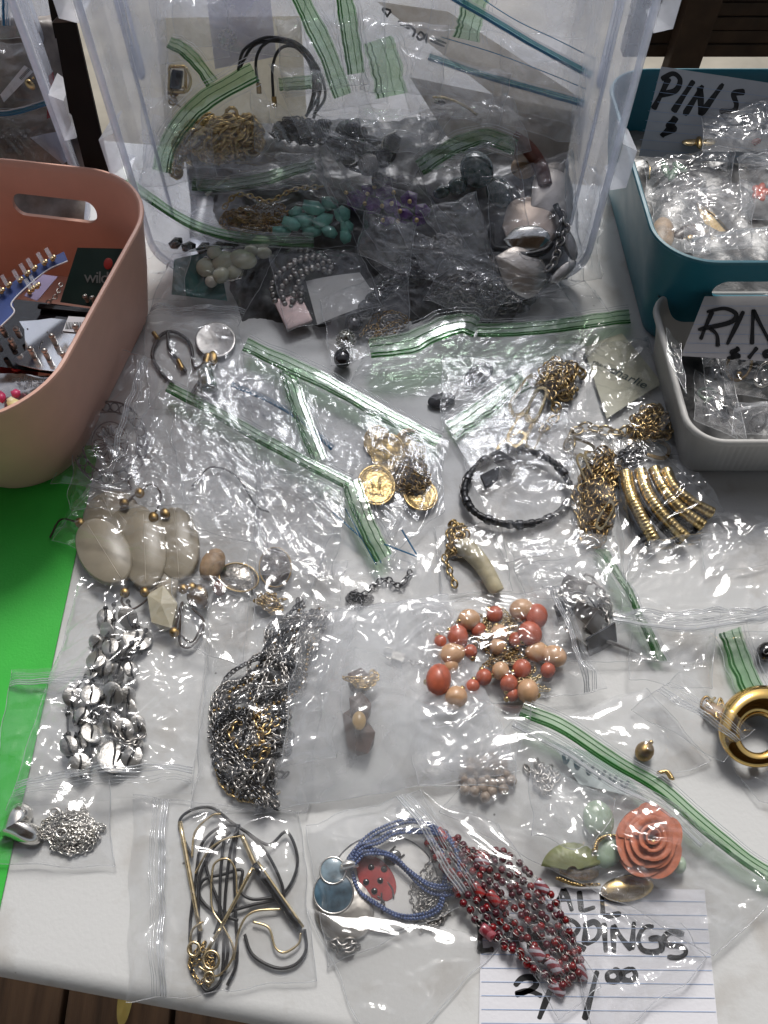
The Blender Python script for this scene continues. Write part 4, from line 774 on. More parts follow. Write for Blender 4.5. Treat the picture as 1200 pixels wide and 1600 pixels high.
WD = mat('carved_wood_bead', (0.36, 0.24, 0.14), .45, var=.35, scale=160, bump=.4); DKB = mat('dark_brown_stone', (0.05, 0.028, 0.022), .25, var=.4)
shape('wooden_bead', 'sphere', 332, 882, 18, 27, -30, 6, WD, an, lift=7); shape('silver_bead', 'dome', 373, 902, 30, 22, -18, 4, mat('engraved_silver', (.45, .42, .38), .3, 1., bump=.9, bscale=260, var=.4, scale=200), an, lift=4)
p, ex, ey, n = frame(373, 902, .0055); obj('gold_rim', *tube([p + 31 * math.cos(t) * ex * 1 + (22 * math.sin(t) + 9 * math.cos(t) * -.35) * ey for t in np.linspace(0, 2 * np.pi, 40, endpoint=False)], .0007, 6, closed=True), GOLD, an)
shape('dark_stone', 'dome', 430, 884, 24, 30, 0, 5, DKB, an, lift=5); p, ex, ey, n = frame(430, 886, .006); obj('gold_rim', *tube([p + 25 * math.cos(t) * ex + 31 * math.sin(t) * ey for t in np.linspace(0, 2 * np.pi, 36, endpoint=False)], .0006, 6, closed=True), BRASS, an)
shape('ring_bead', 'sphere', 343, 919, 11, 12, 0, 4, mat('red_brown_bead', (.18, .06, .04), .2), an, lift=5); shape('brown_bead', 'sphere', 308, 935, 18, 14, -35, 5, mat('brown_agate_bead', (.12, .08, .05), .2, var=.5, scale=150), an, lift=7); shape('brown_bead', 'sphere', 312, 930, 14, 17, 10, 4, BRASS, an, lift=5)
for x, y in ((125, 817), (195, 926), (226, 925), (286, 920), (272, 988), (194, 786), (218, 770), (240, 808), (300, 918), (258, 802)): shape('brass_bead', 'sphere', x, y, 8, 8, 0, 2.6, BRASS, an, lift=11)
for pts in ([(78, 840, 3), (95, 812, 5), (125, 817, 9)], [(195, 926, 9), (190, 940, 8), (205, 952, 8), (226, 940, 9), (245, 918, 9)], [(272, 988, 8), (285, 940, 8), (280, 1000, 5), (295, 1012, 4), (312, 995, 4), (318, 970, 5), (300, 950, 7)], [(278, 990, 8), (300, 1003, 5), (316, 975, 5)], [(194, 786, 9), (208, 775, 8), (218, 770, 9)], [(218, 770, 10), (235, 757, 8), (250, 768, 8), (250, 785, 7), (240, 805, 8)], [(205, 765, 5), (200, 745, 4), (215, 740, 4)]):
    obj('cord', *tube(path(pts, 40), .0008, 6), mat('brown_cord', (.05, .03, .02), .7), an)
chain(tangle(420, 942, 26, 17, 7, 22, 19, base=3), .003, GOLD, an, 'gold_wire_bead'); obj('cord_end', *tube(path([(300, 760, 2), (330, 730, 4), (370, 745, 4), (400, 790, 4), (420, 800, 3)], 50), .0008, 7), BLACK, an)
ab = Bag('large crumpled clear bag with green zip holding the agate necklace', [(262, 600), (548, 754), (470, 965), (82, 848)], 2, (6, 8, 2, 2), [(205, 850, 110, 75, 13), (390, 895, 60, 45, 9), (260, 950, 40, 40, 12)], seed=81, cr=2.0, bulge=2.2)
ab.strip([(262, 604, 11), (330, 640, 11), (400, 680, 11), (470, 718, 12), (545, 756, 12)], 18)

# ================================================================ filigree medallion bag against pink bin
fn = thing('filigree_medallion', 'round grey filigree medallion in the tall bag against the pink bin', 'pendant', tuple(G(172, 690)))
p, ex, ey, n = frame(172, 690, .006); FM = mat('grey_filigree', (.14, .14, .15), .4, .8); parts = []
ring = lambda r_, rad: tube([p + r_ * math.cos(t) * ex + r_ * 1.12 * math.sin(t) * ey for t in np.linspace(0, 2 * np.pi, 50, endpoint=False)], rad, 5, closed=True)
for i in range(22):
    a = 2 * math.pi * i / 22; c = p + 50 * math.cos(a) * ex + 56 * math.sin(a) * ey; parts.append(tube([c + 6.5 * math.cos(t) * ex + 7 * math.sin(t) * ey for t in np.linspace(0, 2 * np.pi, 12, endpoint=False)], .0006, 4, closed=True))
for i in range(12):
    a = 2 * math.pi * i / 12; c = p + 17 * math.cos(a) * ex + 19 * math.sin(a) * ey; parts.append(tube([c + (8 * math.cos(t) * math.cos(a) - 3 * math.sin(t) * math.sin(a)) * ex + (8 * math.cos(t) * math.sin(a) + 3 * math.sin(t) * math.cos(a)) * ey for t in np.linspace(0, 2 * np.pi, 12, endpoint=False)], .0006, 4, closed=True))
obj('lace_rim', *join([ring(58, .0009), ring(43, .0008)] + parts[:22]), FM, fn); obj('flower_centre', *join([ring(28, .0006), ring(7, .0008)] + parts[22:]), FM, fn)
fb = Bag('tall clear zip bag with a filigree medallion leaning against the pink bin', [(253, 566), (226, 772), (83, 756), (188, 548)], 8, (22, 6, 5, 22), [(172, 690, 55, 60, 6)], seed=82, zipk='clear', zoff=18, cr=.9, bulge=2.2)
# ================================================================ middle row: coins, bracelet, gold chains
b3 = Bag('long clear bag with a green zip running diagonally above the coin bag', [(383, 536), (690, 692), (600, 850), (330, 690)], 2, (9, 5, 4, 4), [], seed=101, cr=1.9, bulge=2.5)
b3.strip([(383, 538, 12), (430, 560, 12), (500, 592, 12), (560, 625, 11), (620, 658, 10), (685, 690, 8)], 24)
b4 = Bag('narrow clear bag with upright green zip between two diagonal zips', [(446, 575), (502, 722), (430, 745), (372, 600)], 4, None, [], seed=102, cr=1.9)
b4.strip([(448, 578, 10), (462, 620, 11), (480, 670, 11), (500, 720, 10)], 26)
b4.strip([(362, 600, 8), (420, 625, 9), (470, 655, 9), (520, 700, 8)], 7, 'blue', 'blue_line')
co = thing('coin_necklace', 'gold coin necklace with bunched dark gold chain in the bag centre', 'necklace', tuple(G(620, 740)))
def coin(x, y, r_, lift, tilt):
    c = shape('gold_coin', 'coin', x, y, r_, r_, 0, .7, mat('coin_gold', (.60, .43, .19), .3, 1., bump=.7, bscale=330), co, lift=lift, tilt=tilt)
    p, ex, ey, n = frame(x, y, (lift + .75) / 1000); q = Matrix.Rotation(R(tilt[0]), 3, Vector(ex)) @ Matrix.Rotation(R(tilt[1]), 3, Vector(ey)); q = np.array(q); ex, ey, n = q @ ex, q @ ey, q @ n; rr = []
    prof = [(-.15, .45), (.12, .48), (.25, .3), (.28, .05), (.2, -.2), (.3, -.45), (-.35, -.5), (-.2, -.2), (-.3, .15)]      # worn head in relief
    W = [p + r_ * (a * ex + b * ey) + n * .0002 for a, b in prof]; W2 = [p + .55 * r_ * (a * ex + b * ey) + n * .0009 for a, b in prof]; k = len(prof)
    obj('coin_relief', np.array(W + W2), [(i, (i + 1) % k, k + (i + 1) % k, k + i) for i in range(k)] + [tuple(range(k, 2 * k))], MATS['coin_gold'], c)
    obj('coin_border', *tube([p + r_ * .86 * (math.cos(t) * ex + math.sin(t) * ey) for t in np.linspace(0, 6.283, 40, endpoint=False)], .0004, 4, closed=True), MATS['coin_gold'], c)
coin(606, 708, 27, 9, (12, -8)); coin(588, 758, 30, 10, (4, 6)); coin(640, 702, 27, 5, (20, 15)); coin(657, 772, 28, 4, (-8, 10)); coin(590, 690, 22, 4, (15, 0))
for k in range(5): chain(tangle(640, 742, 34, 34, 9, 12, 110 + k, base=4), .0036, BRASS, co, 'dark_chain', r=.0007, W=.0042)
b5 = Bag('small clear bag of gold coins with green zip and blue lines at lower left', [(552, 752), (606, 880), (692, 800), (690, 682)], 4, None, [(620, 738, 60, 60, 12)], seed=103, cr=1.6)
b5.strip([(548, 752, 13), (562, 790, 13), (580, 835, 12), (600, 872, 10)], 30)
for a, b in (((540, 795), (588, 882)), ((548, 790), (596, 880)), ((600, 850), (652, 870)), ((628, 828), (652, 868)), ((520, 800), (575, 850))): obj('blue_line', *tube(path([(*a, 12), (*b, 10)], 10), .0006, 5), ZIPBLUE, b5.root)
# black cord bracelet
bc = thing('bangle', 'black segmented bangle bracelet ring in its own small clear bag', 'bracelet', tuple(G(808, 762)))
q = [(808 + 82 * math.cos(t) - 4 * math.sin(2 * t), 762 - 58 * math.sin(t), 6 + 2.5 * math.sin(t * 2)) for t in np.linspace(.0, 6.0, 60)]; P = path(q, 180); P = resample(P, .0011)
rr = np.array([.0027 + (.0006 if (i // 5) % 3 == 0 else 0) - (.0007 if i % 5 == 0 else 0) for i in range(len(P))]); obj('bangle_cord', *tube(P, rr, 10), mat('black_leather_cord', (.016, .016, .018), .3, bump=.3, bscale=500), bc)
for i in range(10, len(P) - 8, 21): obj('band', *tube(P[i:i + 5], .0036, 10), GUN, bc)
for x, y, ro in ((790, 722, -30), (768, 745, 30)): shape('buckle_plate', 'x', x, y, 17, 9, ro, 1.0, GUN, bc, lift=7, tilt=(15, 10), vf=box_vf((0, 0, 0), 1, 1, 1), smooth=False)
chain(path([(728, 745, 6), (722, 765, 6), (728, 785, 6), (742, 800, 6)], 30), .004, SILVERD, bc, 'clasp_chain', individual=True)
Bag('square clear bag around the black bangle, edges folded over', [(700, 662), (884, 645), (925, 848), (790, 880)], 5, (5, 8, 6, 3), [(808, 762, 95, 70, 8)], seed=104, cr=1.5, bulge=3)
# gold chains with a printed card
gch = thing('chain_necklace', 'gold chain necklace with large oval buckle links beside the printed card', 'necklace', tuple(G(860, 610)))
for k in range(4): chain(tangle(878, 590, 34, 32, 11, 11, 120 + k, base=4), .0062, GOLD, gch, 'link', individual=True, r=.0011, W=.0072, L=.0092, seed=k)
def buckle(par, x, y, rx, ry, ro, lift, tl=(0, 0), m_=None, w_=.0024):
    p, ex, ey, n = frame(x, y, lift / 1000); c_, s_ = math.cos(R(ro)), math.sin(R(ro)); a = rx * (c_ * ex + s_ * ey); b = ry * (-s_ * ex + c_ * ey); q = np.array(Matrix.Rotation(R(tl[0]), 3, Vector(a)) @ Matrix.Rotation(R(tl[1]), 3, Vector(b))); a, b, n = q @ a, q @ b, q @ n
    t = np.linspace(0, 6.283, 40, endpoint=False); sg = lambda v, e: np.sign(v) * np.abs(v) ** e; X, Y = sg(np.cos(t), .5), sg(np.sin(t), .75); V = []
    for sc1, z in ((1, -.0006), (1, .0006), (.70, .0006), (.70, -.0006)):
        V.append(p + (X * (1 - (1 - sc1) * .55))[:, None] * a + (Y * sc1)[:, None] * b + n * z)
    k = 40; F = [(j * k + i, j * k + (i + 1) % k, ((j + 1) % 4) * k + (i + 1) % k, ((j + 1) % 4) * k + i) for j in range(4) for i in range(k)]; obj('oval_buckle', np.vstack(V), F, m_ or GOLDLT, par, False)
for a in ((820, 618, 36, 15, 55, 5, (20, 0)), (838, 632, 30, 13, 70, 8, (-25, 0)), (812, 672, 30, 14, 60, 4, (10, 5)), (800, 692, 26, 12, 35, 4, (-12, 0)), (905, 700, 26, 11, -20, 5, (30, 0)), (938, 718, 28, 12, -10, 6, (-20, 10)), (835, 680, 24, 11, 65, 3, (25, 0))): buckle(gch, *a)
chain(path([(868, 600, 8), (862, 622, 8), (872, 645, 6), (860, 660, 5), (850, 670, 5)], 40), .0062, GOLD, gch, 'link', individual=True, r=.0011, W=.0072, L=.0092)
gc2 = thing('chain_necklace', 'gold curb chain bunched beside the ribbed tray corner', 'necklace', tuple(G(1010, 665)))
for k in range(4): chain(tangle(1016, 662, 36, 30, 10, 12, 130 + k, base=3), .0052, GOLD, gc2, 'link', individual=True, r=.0009, W=.0062, L=.0078, seed=k)
chain(path([(990, 668, 4), (965, 676, 4), (940, 672, 4), (912, 668, 3), (895, 680, 3), (890, 695, 3)], 60), .0075, GOLDLT, gc2, 'link', individual=True, r=.0012, W=.0088, L=.0112)
buckle(gc2, 1015, 698, 34, 15, -18, 3, (0, 0), BRASS)
cc = card('printed_card', 'pale cream jewellery hang card printed charlie among the gold chains', [(912, 545), (972, 520), (1036, 598), (948, 655)], 'auto', 3.5, m=mat('cream_card', (.56, .55, .42), .5, var=.04), curl=1.5)
A_, B_ = G(950, 580, .0052), G(1006, 607, .0052); x_ = (B_ - A_) / np.linalg.norm(B_ - A_); y_ = np.cross([0, 0, 1], x_); M = np.eye(4); M[:3, 0] = x_; M[:3, 1] = y_; M[:3, 2] = (0, 0, 1); M[:3, 3] = A_
CPR = mat('card_print', (.03, .06, .06), .5); lettering('card_lettering', 'charlie', .0125, CPR, M.tolist(), cc, .12); M[:3, 3] = G(925, 566, .0052); lettering('card_lettering', 'charming', .006, CPR, M.tolist(), cc, .12)
b7 = Bag('wide clear bag of gold chains and cream card left of the grey tray', [(795, 560), (1012, 528), (1070, 712), (782, 725)], 1, (3, 3, 2, 2), [(872, 600, 50, 50, 16), (1016, 662, 46, 40, 14)], seed=105, cr=1.5)
gz = Bag('flat clear bag with slanting green zip showing left of the gold buckles', [(705, 672), (822, 588), (850, 640), (735, 740)], 1, None, [], seed=106, cr=.8); gz.strip([(705, 672, 4), (745, 645, 4), (785, 615, 4), (822, 592, 3)], 32)
# gold chain bag in the middle right
g8 = thing('chain_necklace', 'tangled gold and brass chain between the bangle bag and the gold tube fringe', 'necklace', tuple(G(935, 780)))
for k in range(5): chain(tangle(932, 775, 32, 75, 12, 15, 140 + k, rot=-12, base=3), .0058, (BRASS, GOLD)[k % 2], g8, 'link', individual=True, r=.001, W=.0068, L=.0085, seed=k)
for a in ((915, 735, 26, 8, -55, 14, (0, 20)), (945, 805, 24, 9, 60, 14, (30, 0))): buckle(g8, *a)
b8 = Bag('clear bag of tangled brass chain beside the black bangle', [(880, 650), (965, 690), (992, 862), (898, 845)], 3, None, [(935, 775, 40, 85, 16)], seed=107, cr=1.3)
# gold fringe
gf = thing('fringe_earrings', 'four ribbed curved gold tubes hanging on black chain in a bag', 'earrings', tuple(G(1040, 790)))
GT = mat('hammered_gold', (.64, .48, .22), .28, 1., bump=.7, bscale=260)
for a in ([(978, 738, 12), (984, 770, 13), (1000, 805, 12), (1022, 845, 9)], [(1000, 735, 13), (1010, 768, 14), (1035, 805, 13), (1072, 842, 9)], [(1022, 733, 13), (1035, 762, 14), (1062, 795, 13), (1098, 822, 9)], [(1040, 735, 12), (1052, 760, 13), (1080, 785, 12), (1112, 802, 8)]):
    P = path(a, 50); P = resample(P, .0009); obj('gold_tube', *tube(P, [.0047 + .00025 * math.sin(i * 2.1) for i in range(len(P))], 12), GT, gf)
    P2 = P + np.array([-.004, -.003, -.003]); obj('black_bar', *tube(P2, .0028, 8), BLACKG, gf)
for k in range(3): chain(tangle(985, 712, 24, 16, 6, 9, 150 + k, base=5), .004, GUN, gf, 'black_chain', W=.004)
b9 = Bag('crumpled clear bag of curved gold tubes right of the brass chains', [(953, 690), (1012, 686), (1128, 802), (976, 900)], 5, None, [(1040, 785, 66, 58, 16)], seed=108, cr=1.3, bulge=2.5)
# horn pendant
hp = thing('horn_pendant', 'pale cream horn pendant with gold chain below the coin bag', 'pendant', tuple(G(745, 880))); P = path([(716, 850, 6), (735, 862, 7), (755, 885, 7), (772, 915, 6), (778, 925, 5)], 40); obj('horn', *tube(P, [.0075 * (1 - .35 * i / len(P)) * min(1, .5 + i / 8) for i in range(len(P))], 12), mat('pale_horn', (.56, .50, .34), .25, var=.25, scale=90, sss=.3), hp)
for k in range(3): chain(tangle(712, 843, 18, 26, 7, 9, 160 + k, base=3), .0046, GOLD, hp, 'link', individual=True, r=.0008, W=.005)
chain(path([(695, 872, 4), (702, 890, 4), (710, 912, 3)], 24), .0042, GOLD, hp, 'link', individual=True, r=.0008)
Bag('little clear bag with a cream horn pendant under the bangle bag', [(678, 826), (780, 812), (802, 925), (690, 930)], 1, None, [(740, 870, 45, 45, 10)], seed=109, cr=1.1)
dk = thing('chain_necklace', 'small heap of dark silver chain left of the horn pendant', 'necklace', tuple(G(560, 935)))
for k in range(2): chain(tangle(560, 936, 20, 14, 5, 11, 170 + k), .003, GUN, dk)
chain(path([(570, 928, 2), (600, 905, 3), (625, 915, 3), (640, 895, 3)], 40), .0034, GUN, dk, W=.004)
Bag('crumpled clear bag crossing the dark chain heap above the cloudy bag', [(480, 890), (690, 850), (690, 930), (500, 965)], 2, None, [(560, 935, 30, 20, 6)], seed=110, cr=1.6)
# empty crumpled bags on the right
b12 = Bag('large empty crumpled clear bag at the right edge with a thick clear zip', [(1275, 1005), (962, 990), (985, 858), (1275, 805)], 5, (6, 10, 6, 6), [(1100, 900, 90, 50, 16)], seed=111, cr=1.4, bulge=3, zipk='clear', zoff=12)
b12.strip([(958, 962, 16), (1010, 972, 18), (1080, 978, 18), (1150, 968, 17), (1260, 952, 16)], 13, 'clear')
b13 = Bag('clear bag with a wide green zip at the right edge below the empty bag', [(1128, 992), (1192, 1098), (1275, 1080), (1275, 985)], 2, None, [], seed=112, cr=.8); b13.strip([(1140, 985, 6), (1152, 1020, 7), (1168, 1060, 7), (1188, 1098, 6)], 36)
Bag('crumpled clear film on the table behind the right edge bag', [(1090, 800), (1275, 800), (1275, 870), (1100, 900)], 2, None, [], seed=113, cr=1.2)
bb = thing('black_bead', 'single shiny black bead at the right photo edge', 'bead', tuple(G(1195, 1018))); shape('bead_body', 'sphere', 1197, 1018, 15, 15, 0, 5, BLACKG, bb, lift=6); p, ex, ey, n = frame(1197, 1018, .0115); obj('bead_hole', *tube([p + 4 * (math.cos(t) * ex + math.sin(t) * ey) for t in np.linspace(0, 6.283, 14, endpoint=False)], .0004, 5, closed=True), GUN, bb)
# big gold hoop
ho = thing('gold_hoop', 'chunky polished gold hoop earring at the right photo edge', 'earring', tuple(G(1175, 1140)))
p, ex, ey, n = frame(1185, 1140, .012); t = np.linspace(0, 6.283, 56, endpoint=False); HG = mat('polished_gold', (.64, .43, .15), .10, 1., var=.03); c_, s_ = math.cos(R(25)), math.sin(R(25))
V, F = [], []
for i, a in enumerate(t):
    wd = 29 * (1 + .38 * math.cos(a - 1.9)); cx = 45 * math.cos(a); cy = 47 * math.sin(a); X = cx * c_ + cy * s_; Y = -cx * s_ + cy * c_; nx, ny = X / math.hypot(X, Y), Y / math.hypot(X, Y)
    for b in np.linspace(0, 6.283, 12, endpoint=False): V.append(p + (X + nx * wd * .62 * math.cos(b)) * ex + (Y + ny * wd * .62 * math.cos(b)) * ey + n * (.0055 * math.sin(b) * (wd / 29)))
F = [(i * 12 + j, i * 12 + (j + 1) % 12, ((i + 1) % 56) * 12 + (j + 1) % 12, ((i + 1) % 56) * 12 + j) for i in range(56) for j in range(12)]; obj('hoop_ring', np.array(V), F, HG, ho)
shape('hinge', 'x', 1182, 1188, 8, 4, 20, 2.5, GOLD, ho, lift=6, vf=box_vf((0, 0, 0), 1, 1, 1), smooth=False)
bw = thing('wire_bundle', 'brown and gold wire bundle inside the bag beside the gold hoop', 'earring', tuple(G(1122, 1115)))
for k in range(3): obj('wire', *tube(tangle(1125, 1112, 34, 20, 8, 9, 180 + k, rot=-35, base=3), .0009, 6), (GOLD, BRASS, GOLDLT)[k], bw)
shape('wood_piece', 'dome', 1128, 1120, 34, 16, -35, 5, WD, bw, lift=4)
Bag('clear zip bag tipped over the gold hoop at the right', [(1062, 1050), (1180, 1140), (1128, 1192), (985, 1110)], 4, (14, 16, 8, 2), [(1122, 1115, 40, 25, 10)], seed=114, zipk='clear', zoff=14, cr=.9)
gb = thing('gold_ball', 'small round gold bead lying just above the long green zip', 'bead', tuple(G(1008, 1175))); shape('bead_body', 'sphere', 1007, 1174, 15, 16, 0, 5.2, BRASS, gb, lift=6); shape('bead_loop', 'sphere', 1017, 1160, 4, 4, 0, 1.4, GOLD, gb, lift=9)
Bag('thin clear bag lying flat between the coral beads and gold hoop', [(880, 1120), (1010, 1075), (1110, 1190), (1010, 1225)], 1, None, [(1007, 1174, 18, 18, 8)], seed=115, cr=.7)
Bag('clear bag corner at the right edge above the long green zip', [(1145, 1200), (1275, 1190), (1275, 1290), (1180, 1250)], 1, None, [], seed=116, cr=.8)
# pendant, cord and green bottle bead in front of the heap
rp = thing('round_pendant', 'round polished silver pendant in front of the heap', 'pendant', tuple(G(335, 535))); shape('pendant_disc', 'dish', 337, 533, 32, 28, 0, 3.0, SILVERD, rp, lift=2); shape('bail', 'barrel', 333, 560, 7, 9, 0, 3, BRASS, rp, lift=6)
gbt = thing('glass_bottle_pendant', 'green glass bottle pendant on black cord beside the silver disc', 'pendant', tuple(G(325, 580)))
P = path([(322, 572, 6), (322, 585, 6), (326, 600, 6), (327, 610, 6)], 20); obj('bottle', *tube(P, [.0072 * (.5 + .5 * min(1, i / 6)) for i in range(len(P))], 12), mat('green_glass', (.05, .13, .08), .08, trans=.5, coat=.5), gbt); obj('bottle_cap', *tube(path([(326, 556, 6), (322, 572, 6)], 8), .004, 10), BRASS, gbt)
for pts in ([(322, 566, 5), (305, 575, 4), (298, 540, 3), (285, 525, 3), (265, 518, 3), (248, 528, 3), (238, 555, 2), (250, 580, 2), (270, 600, 2)], [(262, 520, 4), (265, 545, 3), (280, 565, 3), (290, 580, 2)], [(320, 570, 5), (312, 595, 4), (300, 620, 3), (330, 622, 2)]): obj('cord', *tube(path(pts, 50), .0016, 8), BLACK, gbt)
for a, b in (((240, 520, 4), (247, 530, 4)), ((278, 562, 4), (286, 578, 3))): obj('cord_end', *tube(path([a, b], 6), .0021, 8), BRASS, gbt)
Bag('clear bag over the silver disc and bottle pendant in front of the heap', [(225, 505), (372, 500), (395, 640), (235, 640)], 2, None, [(335, 535, 36, 34, 7), (325, 580, 22, 30, 10)], seed=117, cr=1.1)
# bag with green zip across the heap's front
b27 = Bag('wide clear bag with a kinked green zip along the front of the heap', [(578, 535), (985, 492), (830, 640), (545, 610)], 5, (12, 5, 5, 5), [(690, 590, 70, 40, 12)], seed=118, cr=1.5, bulge=2.5)
b27.strip([(578, 545, 22), (640, 535, 25), (690, 512, 28), (725, 505, 28), (745, 512, 26)], 34); b27.strip([(746, 516, 26), (800, 515, 22), (860, 510, 18), (920, 502, 12), (984, 494, 8)], 22)
bd = thing('black_earring', 'dark oval stone pendant half hidden under the kinked green zip bag', 'pendant', tuple(G(745, 590))); shape('dark_stone', 'dome', 748, 585, 26, 16, 35, 4, BLACKG, bd, lift=4); shape('dark_stone', 'dome', 690, 625, 22, 12, 10, 4, mat('grey_stone', (.08, .08, .085), .3), bd, lift=3)

# loose empty bags strewn over and between the others
for i, (q, l, c_, fm_, lab) in enumerate((([(262, 640), (400, 700), (420, 860), (300, 830)], 12, 2.0, None, 'empty crumpled bag over the cord of the agate necklace'), ([(400, 720), (545, 770), (520, 900), (400, 900)], 10, 1.9, FILM_MILK, 'empty crumpled bag left of the coins and below the diagonal zip'), ([(560, 640), (700, 690), (690, 760), (580, 700)], 16, 1.6, None, 'empty crumpled bag just above the gold coins'),
        ([(120, 640), (255, 660), (300, 790), (110, 800)], 11, 1.8, None, 'empty crumpled bag below the filigree medallion'), ([(790, 850), (960, 835), (985, 950), (820, 930)], 10, 1.9, FILM_MILK, 'empty crumpled bag under the brass chain bag'), ([(390, 860), (540, 880), (520, 975), (400, 985)], 12, 1.8, None, 'empty crumpled bag over the top of the gunmetal necklace'),
        ([(300, 560), (430, 590), (420, 690), (290, 650)], 13, 1.8, None, 'empty crumpled bag between the bottle pendant and the long green zip'), ([(690, 560), (820, 560), (800, 670), (690, 680)], 14, 1.8, FILM_MILK, 'empty crumpled bag left of the gold buckles'), ([(990, 960), (1130, 960), (1110, 1080), (980, 1060)], 6, 1.4, None, 'empty crumpled bag below the thick clear zip'),
        ([(470, 955), (560, 950), (520, 1180), (440, 1200)], 18, 1.5, FILM_MILK, 'milky bag edge overlapping the right of the gunmetal necklace'), ([(640, 1090), (830, 1100), (800, 1230), (650, 1230)], 12, 1.8, None, 'empty crumpled bag below the coral beads'), ([(830, 1190), (960, 1250), (930, 1330), (830, 1310)], 18, 1.7, FILM_MILK, 'crumpled clear fold over the pale green stones'),
        ([(270, 905), (400, 900), (380, 1040), (290, 1010)], 8, 1.7, None, 'empty crumpled bag below the dark oval stone'))):
    Bag(lab, q, l, None, [], seed=480 + i, cr=c_, bulge=3, fm=fm_, wob=5)
# ================================================================ the heap in the tipped bin
# what lies underneath: packed dark bags and chain, one mass
xs, ys = np.meshgrid(np.linspace(-.188, .170, 70), np.linspace(.50, .712, 46)); x, y = xs.ravel(), ys.ravel()
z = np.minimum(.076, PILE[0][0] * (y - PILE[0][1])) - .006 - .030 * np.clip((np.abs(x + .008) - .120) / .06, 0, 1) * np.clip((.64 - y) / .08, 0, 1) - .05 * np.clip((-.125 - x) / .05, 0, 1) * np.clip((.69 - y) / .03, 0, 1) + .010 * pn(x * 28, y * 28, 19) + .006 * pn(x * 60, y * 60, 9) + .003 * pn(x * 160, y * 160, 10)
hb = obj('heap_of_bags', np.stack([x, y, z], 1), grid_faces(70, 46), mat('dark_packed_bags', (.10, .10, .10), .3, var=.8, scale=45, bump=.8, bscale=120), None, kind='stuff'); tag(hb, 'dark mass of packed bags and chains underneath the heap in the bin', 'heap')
PM = 'pile'
# pale stones
ps = thing('stone_necklace', 'pale green and pearl stone necklace in the bag at the heap left', 'necklace', tuple(G(360, 410)))
SM = [mat('pale_cream_stone', (.50, .50, .38), .25, var=.15, sss=.3), mat('pearl_bead', (.58, .56, .48), .2, sss=.2)]
for i, (x, y, rx, ry, ro) in enumerate(((322, 418, 16, 15, 0), (350, 408, 20, 14, 20), (380, 405, 22, 15, -15), (412, 395, 13, 9, 0), (392, 392, 11, 9, 0), (345, 430, 14, 12, 40), (365, 425, 15, 12, 0), (330, 440, 10, 9, 0), (335, 395, 12, 10, 0), (408, 378, 14, 10, 0))):
    shape('stone', 'sphere', x, y, rx, ry, ro, 4.5, SM[i in (3, 4, 7)], ps, lift=5 + i % 3 * 2)
for k in range(2): obj('wire', *tube(tangle(355, 415, 40, 26, 8, 9, 200 + k, base=5), .0005, 5), SILVER, ps)
Bag('clear zip bag of pale stones hanging off the left of the heap', [(372, 512), (226, 500), (272, 398), (446, 376)], 8, (6, 5, 12, 14), [(360, 412, 60, 34, 11)], seed=201, zipk='clear', zoff=10, cr=1.1)
tc_ = card('teal_card', 'dark teal card corner under the pale stone bag', [(272, 405), (340, 390), (355, 470), (268, 460)], 'auto', 2, m=mat('teal_card_paper', (.02, .12, .11), .5))
# turquoise
tq = thing('turquoise_necklace', 'turquoise nugget necklace with gold chain in a green zip bag', 'necklace', tuple(G(500, 340)))
TQ = mat('turquoise', (.20, .48, .40), .3, var=.2, scale=140, sss=.15); rs = np.random.RandomState(4)
for x, y, rx, ry, ro in ((490, 325, 22, 13, -15), (515, 318, 16, 13, 0), (535, 335, 15, 15, 20), (542, 355, 12, 14, 10), (505, 345, 20, 12, 25), (475, 345, 22, 14, 10), (455, 350, 18, 12, -20), (488, 362, 20, 10, 5), (440, 362, 18, 10, 0), (515, 362, 16, 10, -25), (540, 370, 11, 12, 0), (462, 332, 14, 9, 30)):
    shape('nugget', 'facet', x, y, rx, ry, ro, 5.5, TQ, tq, lift=5 + rs.uniform(0, 5))
chain(path([(352, 322, 9), (368, 305, 11), (390, 306, 10), (420, 315, 9), (450, 300, 10), (470, 294, 11), (500, 292, 10)], 70), .0042, GOLD, tq, W=.0036); obj('clasp', *tube(path([(322, 305, 12), (340, 290, 13), (358, 276, 14)], 12), .0016, 7), SILVER, tq); shape('chain_end', 'sphere', 489, 278, 6, 7, 0, 2, SILVER, tq, lift=12)
for k in range(4): chain(tangle(410, 335, 42, 20, 6, 20, 210 + k, base=3), .0024, BRASS if k % 2 else SILVERD, tq, 'fine_chain')
b31 = Bag('open clear bag with curling green zip lips holding turquoise nuggets', [(188, 266), (494, 250), (560, 386), (330, 392)], 8, (14, 16, 6, 4), [(500, 345, 60, 36, 14), (400, 330, 60, 24, 9)], seed=202, cr=1.2, bulge=3, mode='pile')
b31.strip([(186, 264, 26), (215, 295, 24), (250, 320, 22), (300, 350, 20), (360, 368, 18), (430, 376, 16), (490, 378, 14)], 16); b31.strip([(300, 288, 18), (350, 290, 18), (410, 280, 18), (450, 268, 18), (492, 256, 18)], 20)
bk = thing('dark_necklace', 'dark stone necklace in shadow under the turquoise bag lip', 'necklace', tuple(G(300, 370)))
for x, y in ((275, 380), (295, 386), (318, 388), (340, 386), (362, 382)): shape('dark_bead', 'facet', x, y, 14, 9, x % 40, 4, BLACKG, bk, lift=7)
